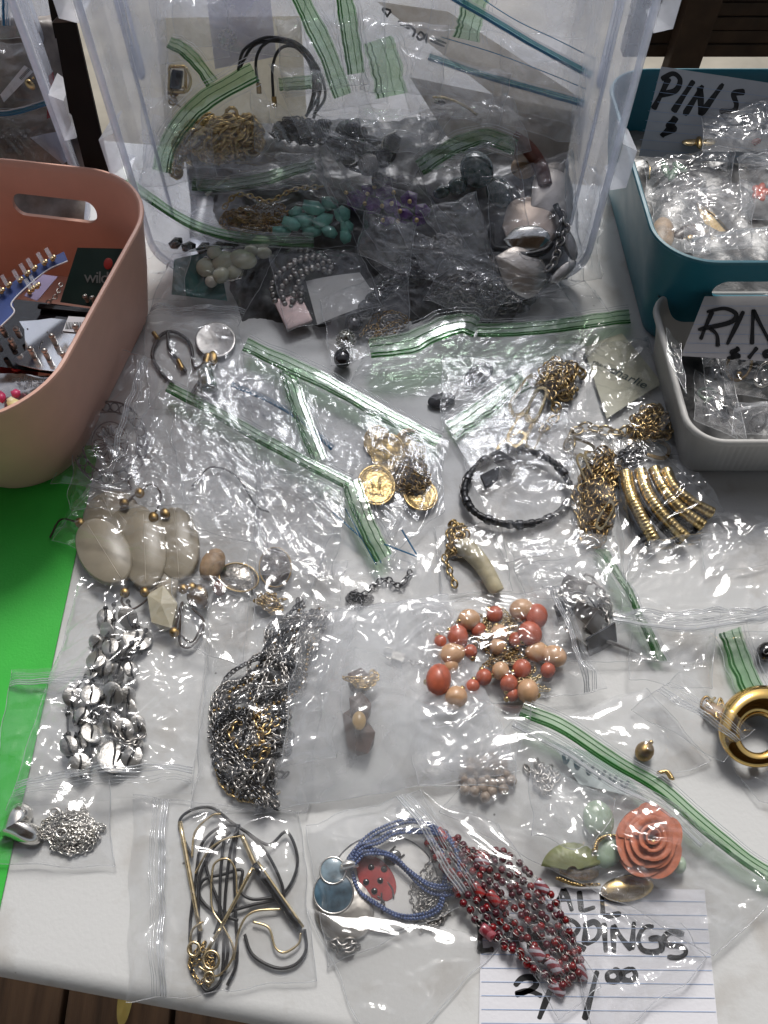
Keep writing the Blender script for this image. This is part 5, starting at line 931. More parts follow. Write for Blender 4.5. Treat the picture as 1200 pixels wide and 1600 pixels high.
# amethyst
am = thing('amethyst_necklace', 'purple amethyst nugget necklace with small gold beads', 'necklace', tuple(G(600, 320)))
AMT = mat('amethyst', (.15, .05, .26), .12, var=.5, scale=120, coat=.5, trans=.15); gold_pts = []
for x, y, rx, ry, ro in ((556, 312, 19, 17, 10), (584, 322, 16, 15, -20), (612, 322, 17, 13, 0), (640, 312, 16, 15, 30), (660, 330, 15, 13, 0), (600, 300, 18, 12, 10), (575, 298, 13, 10, 0), (630, 335, 18, 10, -10), (655, 345, 14, 8, 0), (605, 346, 14, 7, 10)): shape('nugget', 'facet', x, y, rx, ry, ro, 6, AMT, am, lift=8, smooth=False)
for x, y in ((541, 301), (574, 303), (597, 322), (625, 330), (640, 315), (615, 301), (598, 344), (622, 345), (651, 344), (585, 292), (612, 318), (570, 318)): shape('gold_bead', 'sphere', x, y, 3.6, 3.6, 0, 1.6, GOLD, am, lift=15)
Bag('clear bag of purple amethyst nuggets on the front of the heap', [(530, 288), (650, 285), (745, 402), (590, 392)], 9, (10, 10, 12, 8), [(600, 318, 66, 30, 14)], seed=203, cr=1.4, bulge=3)
Bag('folded stiff clear bag corner jutting below the amethyst bag', [(620, 352), (742, 398), (676, 437), (638, 392)], 14, None, [], seed=204, cr=.8, fm=FILM_MILK)
# dark coil beads
dc = thing('coil_bead_necklace', 'black and silver ribbed coil bead necklace on top of the heap', 'necklace', tuple(G(560, 240)))
def coil(x, y, r_, ro, n_=9, m_=None):
    p, ex, ey, n = frame(x, y, .016); a = R(ro); d = math.cos(a) * ex + math.sin(a) * ey; V = []
    for k in range(n_):
        q = p + d * (k - n_ / 2) * 3.1; rr = r_ * math.sqrt(max(.25, 1 - ((k - n_ / 2 + .5) / (n_ / 2 + .6)) ** 2)); e2 = np.cross(n, d); e2 = e2 / np.linalg.norm(e2) * np.linalg.norm(ex)
        V.append(tube([q + rr * (math.cos(t) * e2 + math.sin(t) * n * np.linalg.norm(ex)) for t in np.linspace(0, 6.283, 18, endpoint=False)], .0011, 6, closed=True))
    obj('coil_bead', *join(V), m_ or GUN, dc)
for a in ((525, 222, 13, 70, 9, GUN), (577, 257, 15, 20, 9, SILVERD), (615, 220, 11, 60, 8, GUN), (505, 200, 12, 20, 8, GUN), (552, 200, 10, -30, 8, GUN), (590, 280, 8, 90, 6, GUN), (545, 245, 10, 0, 7, GUN), (600, 240, 10, 100, 7, GUN)): coil(*a)
for k in range(3): obj('black_cord', *tube(tangle(565, 225, 70, 40, 12, 10, 220 + k, base=5), .0017, 7), BLACK, dc)
P = path([(620, 205, 20), (600, 215, 22), (598, 232, 20), (612, 236, 18)], 20); obj('wire_hook', *tube(P, .0008, 6), SILVER, dc)
Bag('shiny crumpled clear bag of black coil beads on top of the heap', [(482, 178), (712, 172), (640, 290), (545, 285)], 12, (16, 18, 12, 12), [(560, 230, 70, 40, 14)], seed=205, cr=2.2, bulge=4)
Bag('grey folded clear bag draped over the upper left of the heap', [(392, 142), (492, 195), (560, 305), (400, 235)], 14, (20, 16, 12, 12), [], seed=206, cr=1.0, fm=FILM_MILK)
# gold chunky chain
gk = thing('chain_necklace', 'chunky gold cable chain heaped at the back left of the heap', 'necklace', tuple(G(340, 220)))
for k in range(5): chain(tangle(345, 215, 68, 34, 13, 13, 230 + k, rot=8, base=4), .0082, GOLD, gk, 'link', individual=True, r=.0016, W=.0098, L=.0125, seed=k)
chain(tangle(278, 255, 16, 20, 6, 8, 240, base=3), .007, GOLD, gk, 'link', individual=True, r=.0014, W=.0085)
b35 = Bag('clear bag of chunky gold chain with an arching green zip', [(255, 262), (400, 108), (432, 215), (395, 262)], 12, (14, 26, 14, 10), [(345, 215, 60, 36, 15)], seed=207, cr=1.0, mode='pile'); b35.strip([(252, 268, 22), (262, 228, 30), (290, 185, 36), (330, 150, 38), (398, 112, 38)], 32)
# black pendant bag back left
bpn = thing('pendant_necklace', 'black rectangular stone pendant framed in gold at the back left', 'pendant', tuple(G(277, 125)))
shape('black_stone', 'x', 276, 124, 9, 15, -8, 2.5, BLACKG, bpn, lift=8, vf=box_vf((0, 0, 0), 1, 1, 1, None, .25)); p, ex, ey, n = frame(277, 124, .009); obj('gold_frame', *tube([p + (13 * max(-1, min(1, 1.3 * math.cos(t)))) * ex + (20 * max(-1, min(1, 1.3 * math.sin(t)))) * ey for t in np.linspace(0, 6.283, 28, endpoint=False)], .0014, 6, closed=True), GOLD, bpn)
obj('gold_hook', *tube(path([(290, 105, 12), (298, 125, 12), (292, 142, 12), (285, 135, 12)], 20), .0014, 7), GOLDLT, bpn); chain(tangle(275, 150, 13, 16, 6, 9, 250, base=5), .0045, BRASS, bpn, 'link', individual=True)
b44 = Bag('small clear bag with green zip and black framed pendant at the back left', [(263, 66), (338, 128), (312, 178), (256, 150)], 10, (16, 14, 10, 10), [(277, 130, 20, 30, 9)], seed=208, cr=.9, mode='pile'); b44.strip([(264, 66, 20), (285, 76, 22), (308, 98, 22), (332, 130, 20)], 20)
# black cords standing up
bcd = thing('cord_necklace', 'loops of black cord standing up at the back of the bin', 'necklace', tuple(G(440, 120)))
for pts in ([(372, 110, 10), (380, 80, 16), (405, 62, 20), (430, 58, 20), (465, 68, 18), (490, 95, 14), (495, 130, 10), (485, 170, 6)], [(403, 132, 10), (400, 95, 16), (412, 70, 20), (440, 60, 22), (475, 78, 18), (495, 110, 14), (500, 145, 10), (478, 182, 6)], [(427, 152, 10), (426, 105, 14), (438, 76, 18), (462, 74, 20), (484, 100, 16), (490, 140, 12), (480, 180, 6)], [(375, 105, 9), (395, 72, 16), (425, 64, 20), (460, 72, 20), (488, 105, 14), (498, 150, 8), (490, 185, 5)], [(470, 72, 20), (498, 108, 16), (508, 150, 10), (490, 180, 6)]):
    obj('cord', *tube(path(pts, 60, 'pile'), .0013, 8), BLACK, bcd)
for x, y in ((404, 134), (428, 155)): obj('brass_end', *tube(path([(x, y - 4, 11), (x + 1, y + 12, 10)], 6, 'pile'), .0022, 8), BRASS, bcd)
# green zip bag right of the heap top
dgs = thing('dark_green_stones', 'dark green stone earrings in the crumpled bag right of the amethyst', 'earrings', tuple(G(740, 270)))
for x, y, rx, ry in ((745, 265, 26, 30), (715, 290, 16, 14), (780, 300, 20, 26), (690, 300, 14, 10)): shape('dark_stone', 'dome', x, y, rx, ry, 20, 5, mat('dark_green_stone', (.008, .035, .032), .12, coat=.4), dgs, lift=5)
b36 = Bag('crumpled clear bag with folded green zip right of the coil beads', [(652, 256), (806, 222), (828, 372), (705, 415)], 12, (22, 22, 12, 10), [(740, 275, 60, 40, 14)], seed=209, cr=2.0, bulge=4); b36.strip([(655, 262, 28), (690, 240, 32), (725, 222, 34), (762, 214, 32), (806, 230, 26)], 26)
rd = thing('red_brown_bangle', 'red brown wooden bangle behind the silver plates', 'bracelet', tuple(G(815, 235))); P = path([(800, 215, 8), (825, 232, 10), (845, 262, 9), (852, 290, 7)], 40); obj('bangle_arc', *tube(P, .0065, 10), mat('red_brown_wood', (.14, .045, .028), .35, var=.3), rd); shape('inlay', 'dome', 818, 262, 20, 18, 0, 3, WD, rd, lift=4)
# metal plates necklace
mp = thing('plate_necklace', 'necklace of large brushed silver petal plates on black cord', 'necklace', tuple(G(840, 350)))
PLT = mat('brushed_plate', (.66, .60, .54), .33, 1., var=.18, scale=30, bump=.25, bscale=300); PL2 = mat('copper_tinted_plate', (.55, .45, .38), .35, 1., var=.25, scale=30)
def plate(x, y, out, ro, lift, tl, m_):
    p, ex, ey, n = frame(x, y, lift / 1000); q = np.array(Matrix.Rotation(R(tl[0]), 3, Vector(ex)) @ Matrix.Rotation(R(tl[1]), 3, Vector(ey))); ex, ey, n = q @ ex, q @ ey, q @ n
    o = cat(np.array(out + [out[0]], float), 60)[:-1]; k = len(o); V = []
    for s_, z_ in ((.97, -.0006), (1, 0), (.97, .0006), (.7, .0028), (.35, .0042), (.05, .0048)): V.append(p + (o[:, 0] * s_)[:, None] * ex + (o[:, 1] * s_)[:, None] * ey + n * z_)
    obj('metal_plate', np.vstack(V), [(j * k + i, j * k + (i + 1) % k, (j + 1) * k + (i + 1) % k, (j + 1) * k + i) for j in range(5) for i in range(k)] + [tuple(range(5 * k, 6 * k))], m_, mp)
plate(812, 425, [(-40, 22), (-5, 38), (35, 20), (42, -10), (25, -35), (5, -38), (-22, -20)], 0, 14, (6, 5), PLT)
plate(828, 348, [(-44, -8), (-30, 35), (5, 46), (38, 30), (46, -5), (28, -38), (-5, -46), (-32, -36)], 0, 8, (-10, 0), PL2)
plate(862, 300, [(-35, -30), (-28, 20), (0, 50), (22, 45), (35, 5), (28, -45), (5, -55)], 0, 4, (-5, 8), PLT)
plate(822, 375, [(-36, 0), (-15, 18), (18, 20), (38, 4), (24, -18), (-14, -20)], 0, 15, (12, 0), MATS['polished_silver'])
for pts in ([(768, 350, 10), (770, 385, 12), (790, 390, 14), (820, 398, 16), (850, 392, 16), (862, 380, 15)], [(768, 350, 8), (762, 380, 8), (766, 398, 8)], [(868, 320, 14), (878, 345, 14), (872, 372, 15)]): obj('cord', *tube(path(pts, 40), .0028, 8), BLACK, mp)
chain(path([(878, 336, 15), (884, 352, 15), (880, 370, 15), (872, 385, 16), (868, 405, 15), (858, 418, 14)], 40), .0062, SILVERD, mp, 'link', individual=True, r=.001, W=.007)
for x, y, ro in ((890, 382, -65), (880, 425, 40)): shape('bar_link', 'barrel', x, y, 9, 26, ro + 90 if x == 880 else ro + 85, 3, SILVERD, mp, lift=9)
Bag('clear bag over the big silver petal plates at the heap right', [(760, 290), (895, 232), (912, 442), (775, 482)], 10, (12, 12, 14, 12), [(830, 360, 66, 90, 14)], seed=210, cr=1.0, bulge=3)
# ball beads and white card, black beads
pb = thing('ball_bead_necklace', 'silver ball bead strands bunched beside the white card', 'necklace', tuple(G(460, 430)))
for k, st in enumerate(([(430, 470, 8), (425, 445, 10), (445, 420, 12), (480, 405, 12), (510, 405, 11), (518, 418, 10)], [(445, 475, 8), (440, 450, 11), (460, 430, 13), (490, 418, 13), (515, 425, 10)], [(455, 480, 7), (462, 450, 12), (480, 425, 14), (505, 412, 12)], [(470, 470, 7), (470, 440, 10), (455, 415, 11), (475, 402, 11), (500, 400, 10)])):
    P = resample(path(st, 80), .0052); spheres('bead', P, .0026, SILVERD, pb, 'ball')
wc = card('white_card', 'blank white card catching light in the middle of the heap', [(478, 440), (562, 425), (592, 470), (496, 508)], 'auto', 9, m=mat('white_card_paper', (.70, .69, .67), .45, var=.04), curl=2)
mc2 = thing('shell_pendant', 'shiny pinkish shell plate left of the white card', 'pendant', tuple(G(462, 488))); shape('shell_plate', 'x', 458, 486, 22, 28, 25, 1.2, mat('pink_shell', (.48, .36, .34), .15, .5, var=.2), mc2, lift=8, tilt=(-10, 10), vf=box_vf((0, 0, 0), 1, 1, 1, None, .2))
bl = thing('black_bead_necklace', 'large shiny black bead necklace with one sparkling crystal ball', 'necklace', tuple(G(560, 500)))
for x, y in ((572, 482), (553, 505), (597, 455), (618, 440), (535, 560), (583, 470), (606, 448)): shape('black_bead', 'sphere', x, y, 14, 14, 0, 6, BLACKG, bl, lift=9)
p, ex, ey, n = frame(541, 531, .009); rr_ = 15 * float(np.linalg.norm(ex)); rs = np.random.RandomState(1); pts = []
for i in range(90):
    z_ = 1 - 2 * (i + .5) / 90; a = i * 2.39996; pts.append(p + rr_ * np.array([math.sqrt(1 - z_ * z_) * math.cos(a), math.sqrt(1 - z_ * z_) * math.sin(a), z_]))
obj('crystal_ball', *join([(unit('facet')[0] * .0011 + q, unit('facet')[1]) for q in pts] + [(unit('sphere')[0] * rr_ * .97 + p, unit('sphere')[1])]), mat('crystal_stones', (.55, .54, .48), .12, .9, var=.5, scale=600), bl, False)
for k in range(2): chain(tangle(600, 510, 40, 24, 7, 14, 255 + k, rot=25, base=4), .0034, BRASS if k else SILVERD, bl, 'cube_bead_chain', W=.0034)
Bag('stiff clear bag of ball beads and white card in the heap front', [(420, 400), (560, 392), (598, 478), (450, 520)], 12, None, [(470, 430, 50, 34, 12)], seed=211, cr=1.1, bulge=3)
Bag('clear bag of black beads reaching towards the table', [(500, 470), (640, 410), (640, 540), (520, 575)], 10, None, [(570, 500, 44, 40, 12)], seed=212, cr=1.0)
# grey ring chain
gr = thing('chain_necklace', 'grey ring mesh chain heaped below the amethyst bag', 'necklace', tuple(G(750, 465)))
for k in range(6): chain(tangle(752, 462, 78, 34, 10, 15, 260 + k, base=5), .0066, (GUN, SILVERD, GUN)[k % 3], gr, 'ring_link', individual=True, r=.0007, W=.0096, L=.0105, seed=k, jit=.9)
for k in range(2): chain(tangle(640, 420, 34, 24, 8, 10, 270 + k, base=5), .0056, GUN, gr, 'ring_link', individual=True, r=.0006, W=.008, L=.009)
Bag('clear bag of grey ring chain across the heap front right', [(560, 392), (830, 395), (915, 500), (660, 505)], 10, (10, 12, 8, 8), [(750, 462, 90, 40, 12)], seed=213, cr=1.2)
Bag('crumpled clear bag in the right front corner of the tipped bin', [(830, 430), (912, 440), (960, 500), (800, 505)], 5, None, [], seed=214, cr=1.6, bulge=3)
# tall bags standing against the bin's back
b40 = Bag('tall clear bag with two upright green zips at the back of the bin', [(470, -30), (600, -30), (605, 160), (490, 175)], 6, (16, 16, 8, 8), [], seed=220, cr=.9, mode='pile', fm=FILM_MILK, bulge=3)
b40.strip([(462, -20, 22), (485, 30, 22), (510, 80, 20), (535, 150, 18)], 30); b40.strip([(535, -20, 22), (545, 40, 22), (556, 115, 20)], 28); b40.strip([(590, 62, 10), (602, 100, 10), (612, 150, 10)], 48)
b40b = Bag('clear bag with short green zip against cream paper at the back', [(435, 122), (490, 135), (492, 190), (430, 185)], 5, None, [], seed=221, cr=.6, mode='pile'); b40b.strip([(436, 132, 8), (462, 130, 8), (488, 128, 8)], 22)
cb = card('paper_envelope', 'cream paper envelope standing at the back left of the bin', [(243, 28), (470, 25), (480, 190), (258, 200)], 'pile', 1, m=film('cream_paper', .5, hazecol=(.82, .77, .66), tint=(.92, .9, .82), gain=.1))
wcard = card('clock_print_card', 'lavender card with a small white clock face print at the back', [(320, -25), (420, -25), (432, 88), (336, 108)], 'pile', 4, m=film('lavender_card', .45, hazecol=(.50, .52, .70), gain=.2))
p, ex, ey, n = frame(355, 60, .0048, 'pile'); CLK = mat('white_print', (.8, .8, .82), .6); parts = [tube([p + rr * (math.cos(t) * ex + math.sin(t) * ey) for t in np.linspace(0, 6.283, 30, endpoint=False)], .0003, 4, closed=True) for rr in (14.5, 9)]
for i in range(12): a = 2 * math.pi * i / 12; d = math.cos(a) * ex + math.sin(a) * ey; parts.append(tube([p + d * 9.8, p + d * 13.8], .0007 if i % 3 else .001, 4))
parts.append(tube([p - (ex * 4 - ey * 2), p + (ex * 5 - ey * 3)], .0006, 4)); obj('clock_print', *join(parts), CLK, wcard)
tb = card('flat_carton', 'flattened tan printed carton leaning at the back right of the bin', [(588, 2), (700, 18), (918, 160), (905, 255)], 'pile', 3, m=film('tan_carton', .62, hazecol=(.66, .60, .52), gain=.1))
tb2 = card('carton_sheet', 'grey brown carton panel below the blue and green zips', [(640, 120), (900, 175), (880, 275), (700, 215)], 'pile', 2, m=film('grey_carton', .75, hazecol=(.46, .42, .38), gain=.1))
PRT = mat('carton_print', (.04, .04, .04), .6)
ink(tb, [[[(597, 13), (611, 16)], [(597, 14), (606, 26)], [(611, 17), (604, 27)]], [[(622, 33), (645, 42)]], [[(625, 38), (640, 45)]], [[(640, 40), (648, 48), (645, 58)]], [[(652, 55), (658, 50), (663, 58), (655, 62), (651, 56)]], [[(666, 52), (666, 68)]], [[(672, 58), (698, 68)]], [[(672, 63), (695, 73)]]], 3.5, 'pile', 3, 'carton_print', PRT)
ink(tb2, [[[(832, 222), (835, 214), (840, 224)]], [[(840, 224), (843, 216), (846, 226)], [(841, 222), (845, 223)]]], 2.5, 'pile', 2, 'carton_print', PRT)
b42 = Bag('tall clear bag with teal and green zip slanting at the back right', [(690, -30), (930, 95), (915, 200), (640, 130)], 8, (20, 16, 10, 8), [], seed=222, cr=.8, mode='pile', bulge=3)
for pts, wd in (([(660, -32, 24), (760, 25, 24), (840, 72, 22), (925, 118, 20)], 10), ([(670, 88, 16), (750, 115, 16), (830, 138, 16), (914, 162, 16)], 10)): b42.strip(pts, wd, 'teal'); 
for pts in ([(720, -25, 24), (800, 28, 24), (870, 62, 22), (930, 92, 20)], [(690, 58, 16), (770, 82, 16), (850, 112, 16), (918, 140, 16)]): obj('blue_line', *tube(path(pts, 40, 'pile'), .00035, 5), ZIPBLUE, b42.root)
b42.strip([(745, -10, 16), (735, 30, 16), (728, 62, 14)], 40)
eh = thing('gold_hoop', 'slim gold hoop earring with a dark stone on top of the heap', 'earring', tuple(G(705, 158))); obj('hoop_arc', *tube(path([(676, 152, 14), (690, 152, 16), (710, 158, 16), (730, 168, 15), (745, 180, 12)], 30), .0011, 7), GOLDLT, eh); shape('stone', 'facet', 688, 160, 10, 5, -10, 2, BLACKG, eh, lift=11); shape('stone_setting', 'sphere', 681, 158, 4, 4, 0, 1.6, SILVER, eh, lift=13)
Bag('clear bag holding the slim gold hoop below the tan carton', [(662, 120), (775, 125), (760, 190), (680, 178)], 9, None, [(705, 160, 30, 12, 8)], seed=223, cr=.7)
Bag('hazy crumpled bag in the shadow behind the coil beads', [(530, 112), (650, 150), (690, 215), (540, 190)], 8, None, [], seed=224, cr=1.6)
Bag('hazy clear bag pressed into the top left of the tipped bin', [(262, -30), (480, -30), (470, 90), (280, 70)], 9, None, [], seed=225, cr=.7, mode='pile', fm=FILM_MILK)
Bag('large clear film sheet rising behind the tan carton', [(600, -30), (920, -30), (925, 60), (600, 40)], 14, None, [], seed=226, cr=.7, mode='pile')

# more packed in between
for i, (cx, cy, rx, ry, m_, pt, lab) in enumerate(((470, 205, 50, 22, GUN, .0046, 'dark link chain knotted between gold chain and coil beads'), (690, 385, 30, 20, SILVERD, .005, 'dull chain packed right of the amethyst stones'), (400, 345, 60, 22, BRASS, .0036, 'fine brass chain packed inside the turquoise lip'))):
    t = thing('chain_necklace', lab, 'necklace', tuple(G(cx, cy)))
    for k in range(3): chain(tangle(cx, cy, rx, ry, 9, 15, 300 + i * 5 + k, base=2), pt, m_, t, r=pt * .16, seed=k)
FILM_FOLD = film('folded_film', 0.09, refl=.0, gain=1.2)
for i, (q, l, c_, lab) in enumerate((([(478, 190), (600, 235), (625, 345), (520, 320)], (24, 18, 14, 20), 1.6, 'grey translucent bag fold sweeping down to the amethyst bag'), ([(655, 330), (745, 300), (785, 455), (700, 400)], (24, 24, 14, 22), 2.0, 'big crumpled bag flap between amethyst and silver plates'),
        ([(420, 100), (560, 120), (600, 215), (470, 215)], (20, 18, 16, 18), 1.8, 'crumpled bag behind the coil beads under the cords'), ([(655, 165), (800, 150), (830, 235), (660, 250)], (20, 24, 18, 20), 1.8, 'crumpled bag above the folded green zip'), ([(560, 165), (690, 180), (660, 240), (570, 235)], (20, 20, 18, 18), 2.0, 'crumpled bag peak above the coil beads'), ([(240, 180), (330, 200), (340, 275), (215, 300)], (18, 18, 18, 16), 1.6, 'crumpled bag at the left foot of the gold cable chain'))):
    Bag(lab, q, 0, l, [], seed=430 + i, cr=c_, bulge=4, fm=FILM_FOLD, wob=4.5)

for i, (q, l, lab) in enumerate((([(430, 30), (560, 20), (575, 130), (445, 150)], 18, 'hazy crumpled bag between the black cords and green zips'), ([(560, 25), (700, 40), (690, 150), (565, 140)], 16, 'hazy crumpled bag in front of the carton print'), ([(620, 70), (800, 115), (780, 195), (640, 175)], 18, 'hazy crumpled bag across the lower carton'),
        ([(235, -15), (350, -5), (360, 90), (250, 100)], 16, 'hazy crumpled bag above the black framed pendant'), ([(780, 60), (915, 105), (905, 225), (785, 195)], 14, 'hazy crumpled bag below the teal zips at the back right'), ([(220, 150), (290, 150), (300, 250), (225, 262)], 14, 'hazy crumpled bag against the left wall of the tipped bin'))):
    Bag(lab, q, l, None, [], seed=460 + i, cr=1.9, bulge=4, fm=FILM_MILK, mode='pile', wob=4.5)

for i, (q, l, c_, lab) in enumerate((([(300, 240), (500, 240), (520, 290), (310, 300)], (24, 24, 18, 18), 1.4, 'pale folded bag lip above the turquoise nuggets'), ([(205, 380), (300, 385), (290, 470), (200, 470)], (10, 10, 6, 4), 1.4, 'pale crumpled bag beside the pink bin at the heap foot'), ([(700, 400), (800, 440), (770, 500), (660, 470)], (24, 22, 14, 16), 1.6, 'pale crumpled bag over the ring chain front'), ([(880, 250), (930, 260), (935, 440), (890, 440)], (14, 12, 10, 12), 1.6, 'pale crumpled bag between the plates and the right bin wall'), ([(570, 330), (650, 350), (640, 430), (560, 400)], (22, 22, 20, 18), 1.4, 'pale folded bag under the amethyst nuggets'))):
    Bag(lab, q, 0, l, [], seed=440 + i, cr=c_, bulge=4, fm=FILM_FOLD, wob=4.5)
# ================================================================ pink bin: carded earrings
def flat(name, poly, mode, lift, m, parent, th=.4):
    """a stiff flat piece cut to a photo outline"""
    P = np.array([G(x, y, lift / 1000, mode) for x, y in poly]); n = np.cross(P[1] - P[0], P[2] - P[0]); n /= np.linalg.norm(n); n = n if n @ (np.array([0, 0, CAM_H]) - P[0]) > 0 else -n; k = len(P)
    return obj(name, np.vstack([P, P - n * th / 1000]), [tuple(range(k)), tuple(range(2 * k - 1, k - 1, -1))] + [(i, (i + 1) % k, k + (i + 1) % k, k + i) for i in range(k)], m, parent, False)
def studs(parent, pts, mode, lift, m, r_=5, name='stud_earring'):
    for x, y in pts:
        p, ex, ey, n = frame(x, y, lift / 1000, mode); s = float(np.linalg.norm(ex)); V1 = unit('barrel'); A = np.array([[1, 0, 0], [0, 1, 0], [0, 0, 1.0]])
        parts = [(V1[0] * np.array([r_ * s * .85, r_ * s * .85, .0035]) + p + n * .0035, V1[1]), (unit('sphere')[0] * r_ * s * .95 + p + n * .0085, unit('sphere')[1])]; obj(name, *join(parts), m, parent)
z1 = .035
back = thing('earring_card', 'dark green earring card printed wild fable with a red dot', 'card', tuple(G(165, 430, 0, .05)))
PL1 = (tuple(G(160, 480, 0, .040)), (0.1, -.55, .83)); flat('card_sheet', [(121, 387), (215, 389), (195, 487), (94, 472)], PL1, 0, mat('dark_green_card', (.012, .030, .026), .35, var=.1), back)
o = shape('red_dot', 'disc', 169, 412, 7, 9, -8, .2, mat('red_print', (.30, .02, .015), .5), back, lift=.3, mode=PL1)
A_ = G(131, 441, .0006, PL1); B_ = G(190, 444, .0006, PL1); x_ = (B_ - A_) / np.linalg.norm(B_ - A_); n_ = np.array([0.1, -.55, .83]); n_ /= np.linalg.norm(n_); y_ = np.cross(n_, x_); M = np.eye(4); M[:3, 0] = x_; M[:3, 1] = y_; M[:3, 2] = np.cross(x_, y_); M[:3, 3] = A_; lettering('card_lettering', 'wild fable', .0140, mat('grey_print', (.16, .17, .17), .4), M.tolist(), back, 0, .85)
studs(back, [(137, 468), (148, 470)], PL1, .3, SILVERD, 4); chain(path([(76, 472, 1), (88, 462, 2), (95, 445, 3)], 20, .045), .003, SILVERD, back)
blu = thing('earring_card', 'blue guitar headstock shaped card with a row of gold drop earrings', 'card', tuple(G(45, 445, 0, .07)))
flat('card_sheet', [(-40, 480), (0, 455), (60, 412), (100, 393), (106, 408), (70, 425), (20, 470), (22, 488), (0, 510), (-40, 530)], .075, 0, mat('blue_card', (.014, .045, .21), .45, var=.1), blu)
obj('card_edge', *tube(path([(106, 408, .3), (70, 425, .3), (20, 470, .3), (22, 488, .3), (0, 511, .3)], 30, .075), .0006, 5), PAPER, blu)
for x, y in ((82, 404), (69, 411), (53, 420), (42, 428), (31, 438), (13, 446), (2, 455), (50, 452), (58, 447)):
    shape('clear_tag', 'x', x - 6, y - 8, 3.2, 8, 30, .8, film('clear_stud_tag', .2), blu, lift=7, mode=.075, vf=box_vf((0, 0, 0), 1, 1, 1), smooth=False); shape('gold_stud', 'facet', x, y, 5, 5, 0, 2, GOLD, blu, lift=3, mode=.075); shape('gold_stud', 'sphere', x + 3, y - 3, 3, 3, 0, 1.5, GOLDLT, blu, lift=5, mode=.075)
ppl = thing('earring_card', 'lilac card edge under the blue guitar shaped card', 'card', tuple(G(70, 455, 0, .05))); flat('card_sheet', [(38, 462), (62, 428), (90, 432), (58, 470)], .055, 0, mat('lilac_card', (.30, .25, .42), .5), ppl); shape('bead_stud', 'sphere', 46, 456, 4, 4, 0, 2, GOLD, ppl, lift=2, mode=.055)
bkc = thing('earring_card', 'glossy black card with a barcode sticker behind the mirrored studs', 'card', tuple(G(90, 490, 0, .05)))
flat('card_sheet', [(-20, 470), (30, 468), (165, 485), (140, 580), (110, 588), (-20, 570)], .042, 0, BLACKG, bkc); flat('card_ridge', [(60, 474), (170, 486), (168, 491), (58, 480)], .046, 0, mat('black_ridge', (.02, .02, .02), .15), bkc, 2)
mir = thing('earring_card', 'mirror silver earring card with five metal studs in the pink bin', 'card', tuple(G(90, 540, 0, .05)))
flat('card_sheet', [(30, 502), (60, 500), (80, 497), (152, 505), (125, 575), (110, 583), (60, 577), (30, 570), (18, 563), (40, 548), (38, 515)], .046, 0, mat('mirror_card', (.78, .80, .82), .12, .9, var=.1, scale=20), mir)
studs(mir, [(123, 523), (87, 538), (54, 558), (76, 561), (104, 566)], .046, .2, SILVERD, 5); studs(bkc, [(10, 526), (32, 527), (24, 544), (2, 548)], .046, .2, SILVERD, 5)
for i, (x, y) in enumerate(((74, 519), (43, 514), (66, 534), (62, 543), (64, 537), (118, 543), (116, 549), (97, 520))): shape('pin_hole', 'disc', x, y, 1.2, 1.2, 0, .1, BLACK, mir, lift=.15, mode=.046)
bar = flat('barcode_sticker', [(107, 494), (150, 497), (144, 522), (98, 517)], .047, 0, PAPER, bkc); rs = random.Random(3)
bars = []
for i in range(17):
    x = 104 + i * 2.4; a = [(x, 503), (x + rs.uniform(.5, 1.4), 503), (x - 1 + rs.uniform(.5, 1.2), 514), (x - 2, 514)]; P = [G(q[0], q[1], .0003, .047) for q in a]; bars.append((np.array(P), [(0, 3, 2, 1)]))
obj('barcode', *join(bars), INK, bkc, False)
rc = thing('earring_card', 'red card lying low at the front of the pink bin', 'card', tuple(G(40, 590, 0, .03))); flat('card_sheet', [(-20, 572), (60, 575), (58, 600), (-20, 605)], .034, 0, mat('red_card', (.28, .012, .015), .3), rc); shape('red_bead', 'sphere', 25, 575, 8, 6, 0, 2, mat('red_bead', (.35, .01, .02), .2), rc, lift=2, mode=.036)
sv = thing('silver_pouch', 'shiny silver foil pouch printed collection with coloured charms', 'bag', tuple(G(45, 620, 0, .03)))
_u, _v = np.meshgrid(np.linspace(0, 1, 40), np.linspace(0, 1, 36)); _u = _u.ravel(); _v = _v.ravel(); c4 = [G(-25, 585, 0, .038), G(88, 590, 0, .038), G(72, 648, 0, .028), G(-25, 668, 0, .028)]
_P = ((1 - _u) * (1 - _v))[:, None] * c4[0] + (_u * (1 - _v))[:, None] * c4[1] + (_u * _v)[:, None] * c4[2] + ((1 - _u) * _v)[:, None] * c4[3]; _P[:, 2] += .001 * crinkle(_u * 60, _v * 40, 5, .4); obj('foil_pouch', _P, grid_faces(40, 36), mat('silver_foil', (.70, .68, .68), .2, .9, var=.1), sv)
M = np.eye(4); M[:3, 3] = G(17, 597, .002, .040); lettering('pouch_lettering', 'collection', .0085, INK, M.tolist(), sv)
for nme, x, y, rx, ry, c in (('pink_charm', 25, 615, 9, 7, (.55, .05, .15)), ('pink_charm', 2, 620, 9, 10, (.5, .03, .12)), ('cream_flower', 22, 632, 13, 10, (.72, .62, .30)), ('orange_charm', 15, 650, 11, 6, (.75, .18, .04)), ('cream_flower', 18, 627, 8, 7, (.75, .68, .42))): shape(nme, 'facet', x, y, rx, ry, 20, 3, mat(nme + '_%d' % x, c, .4), sv, lift=5, mode=.034)
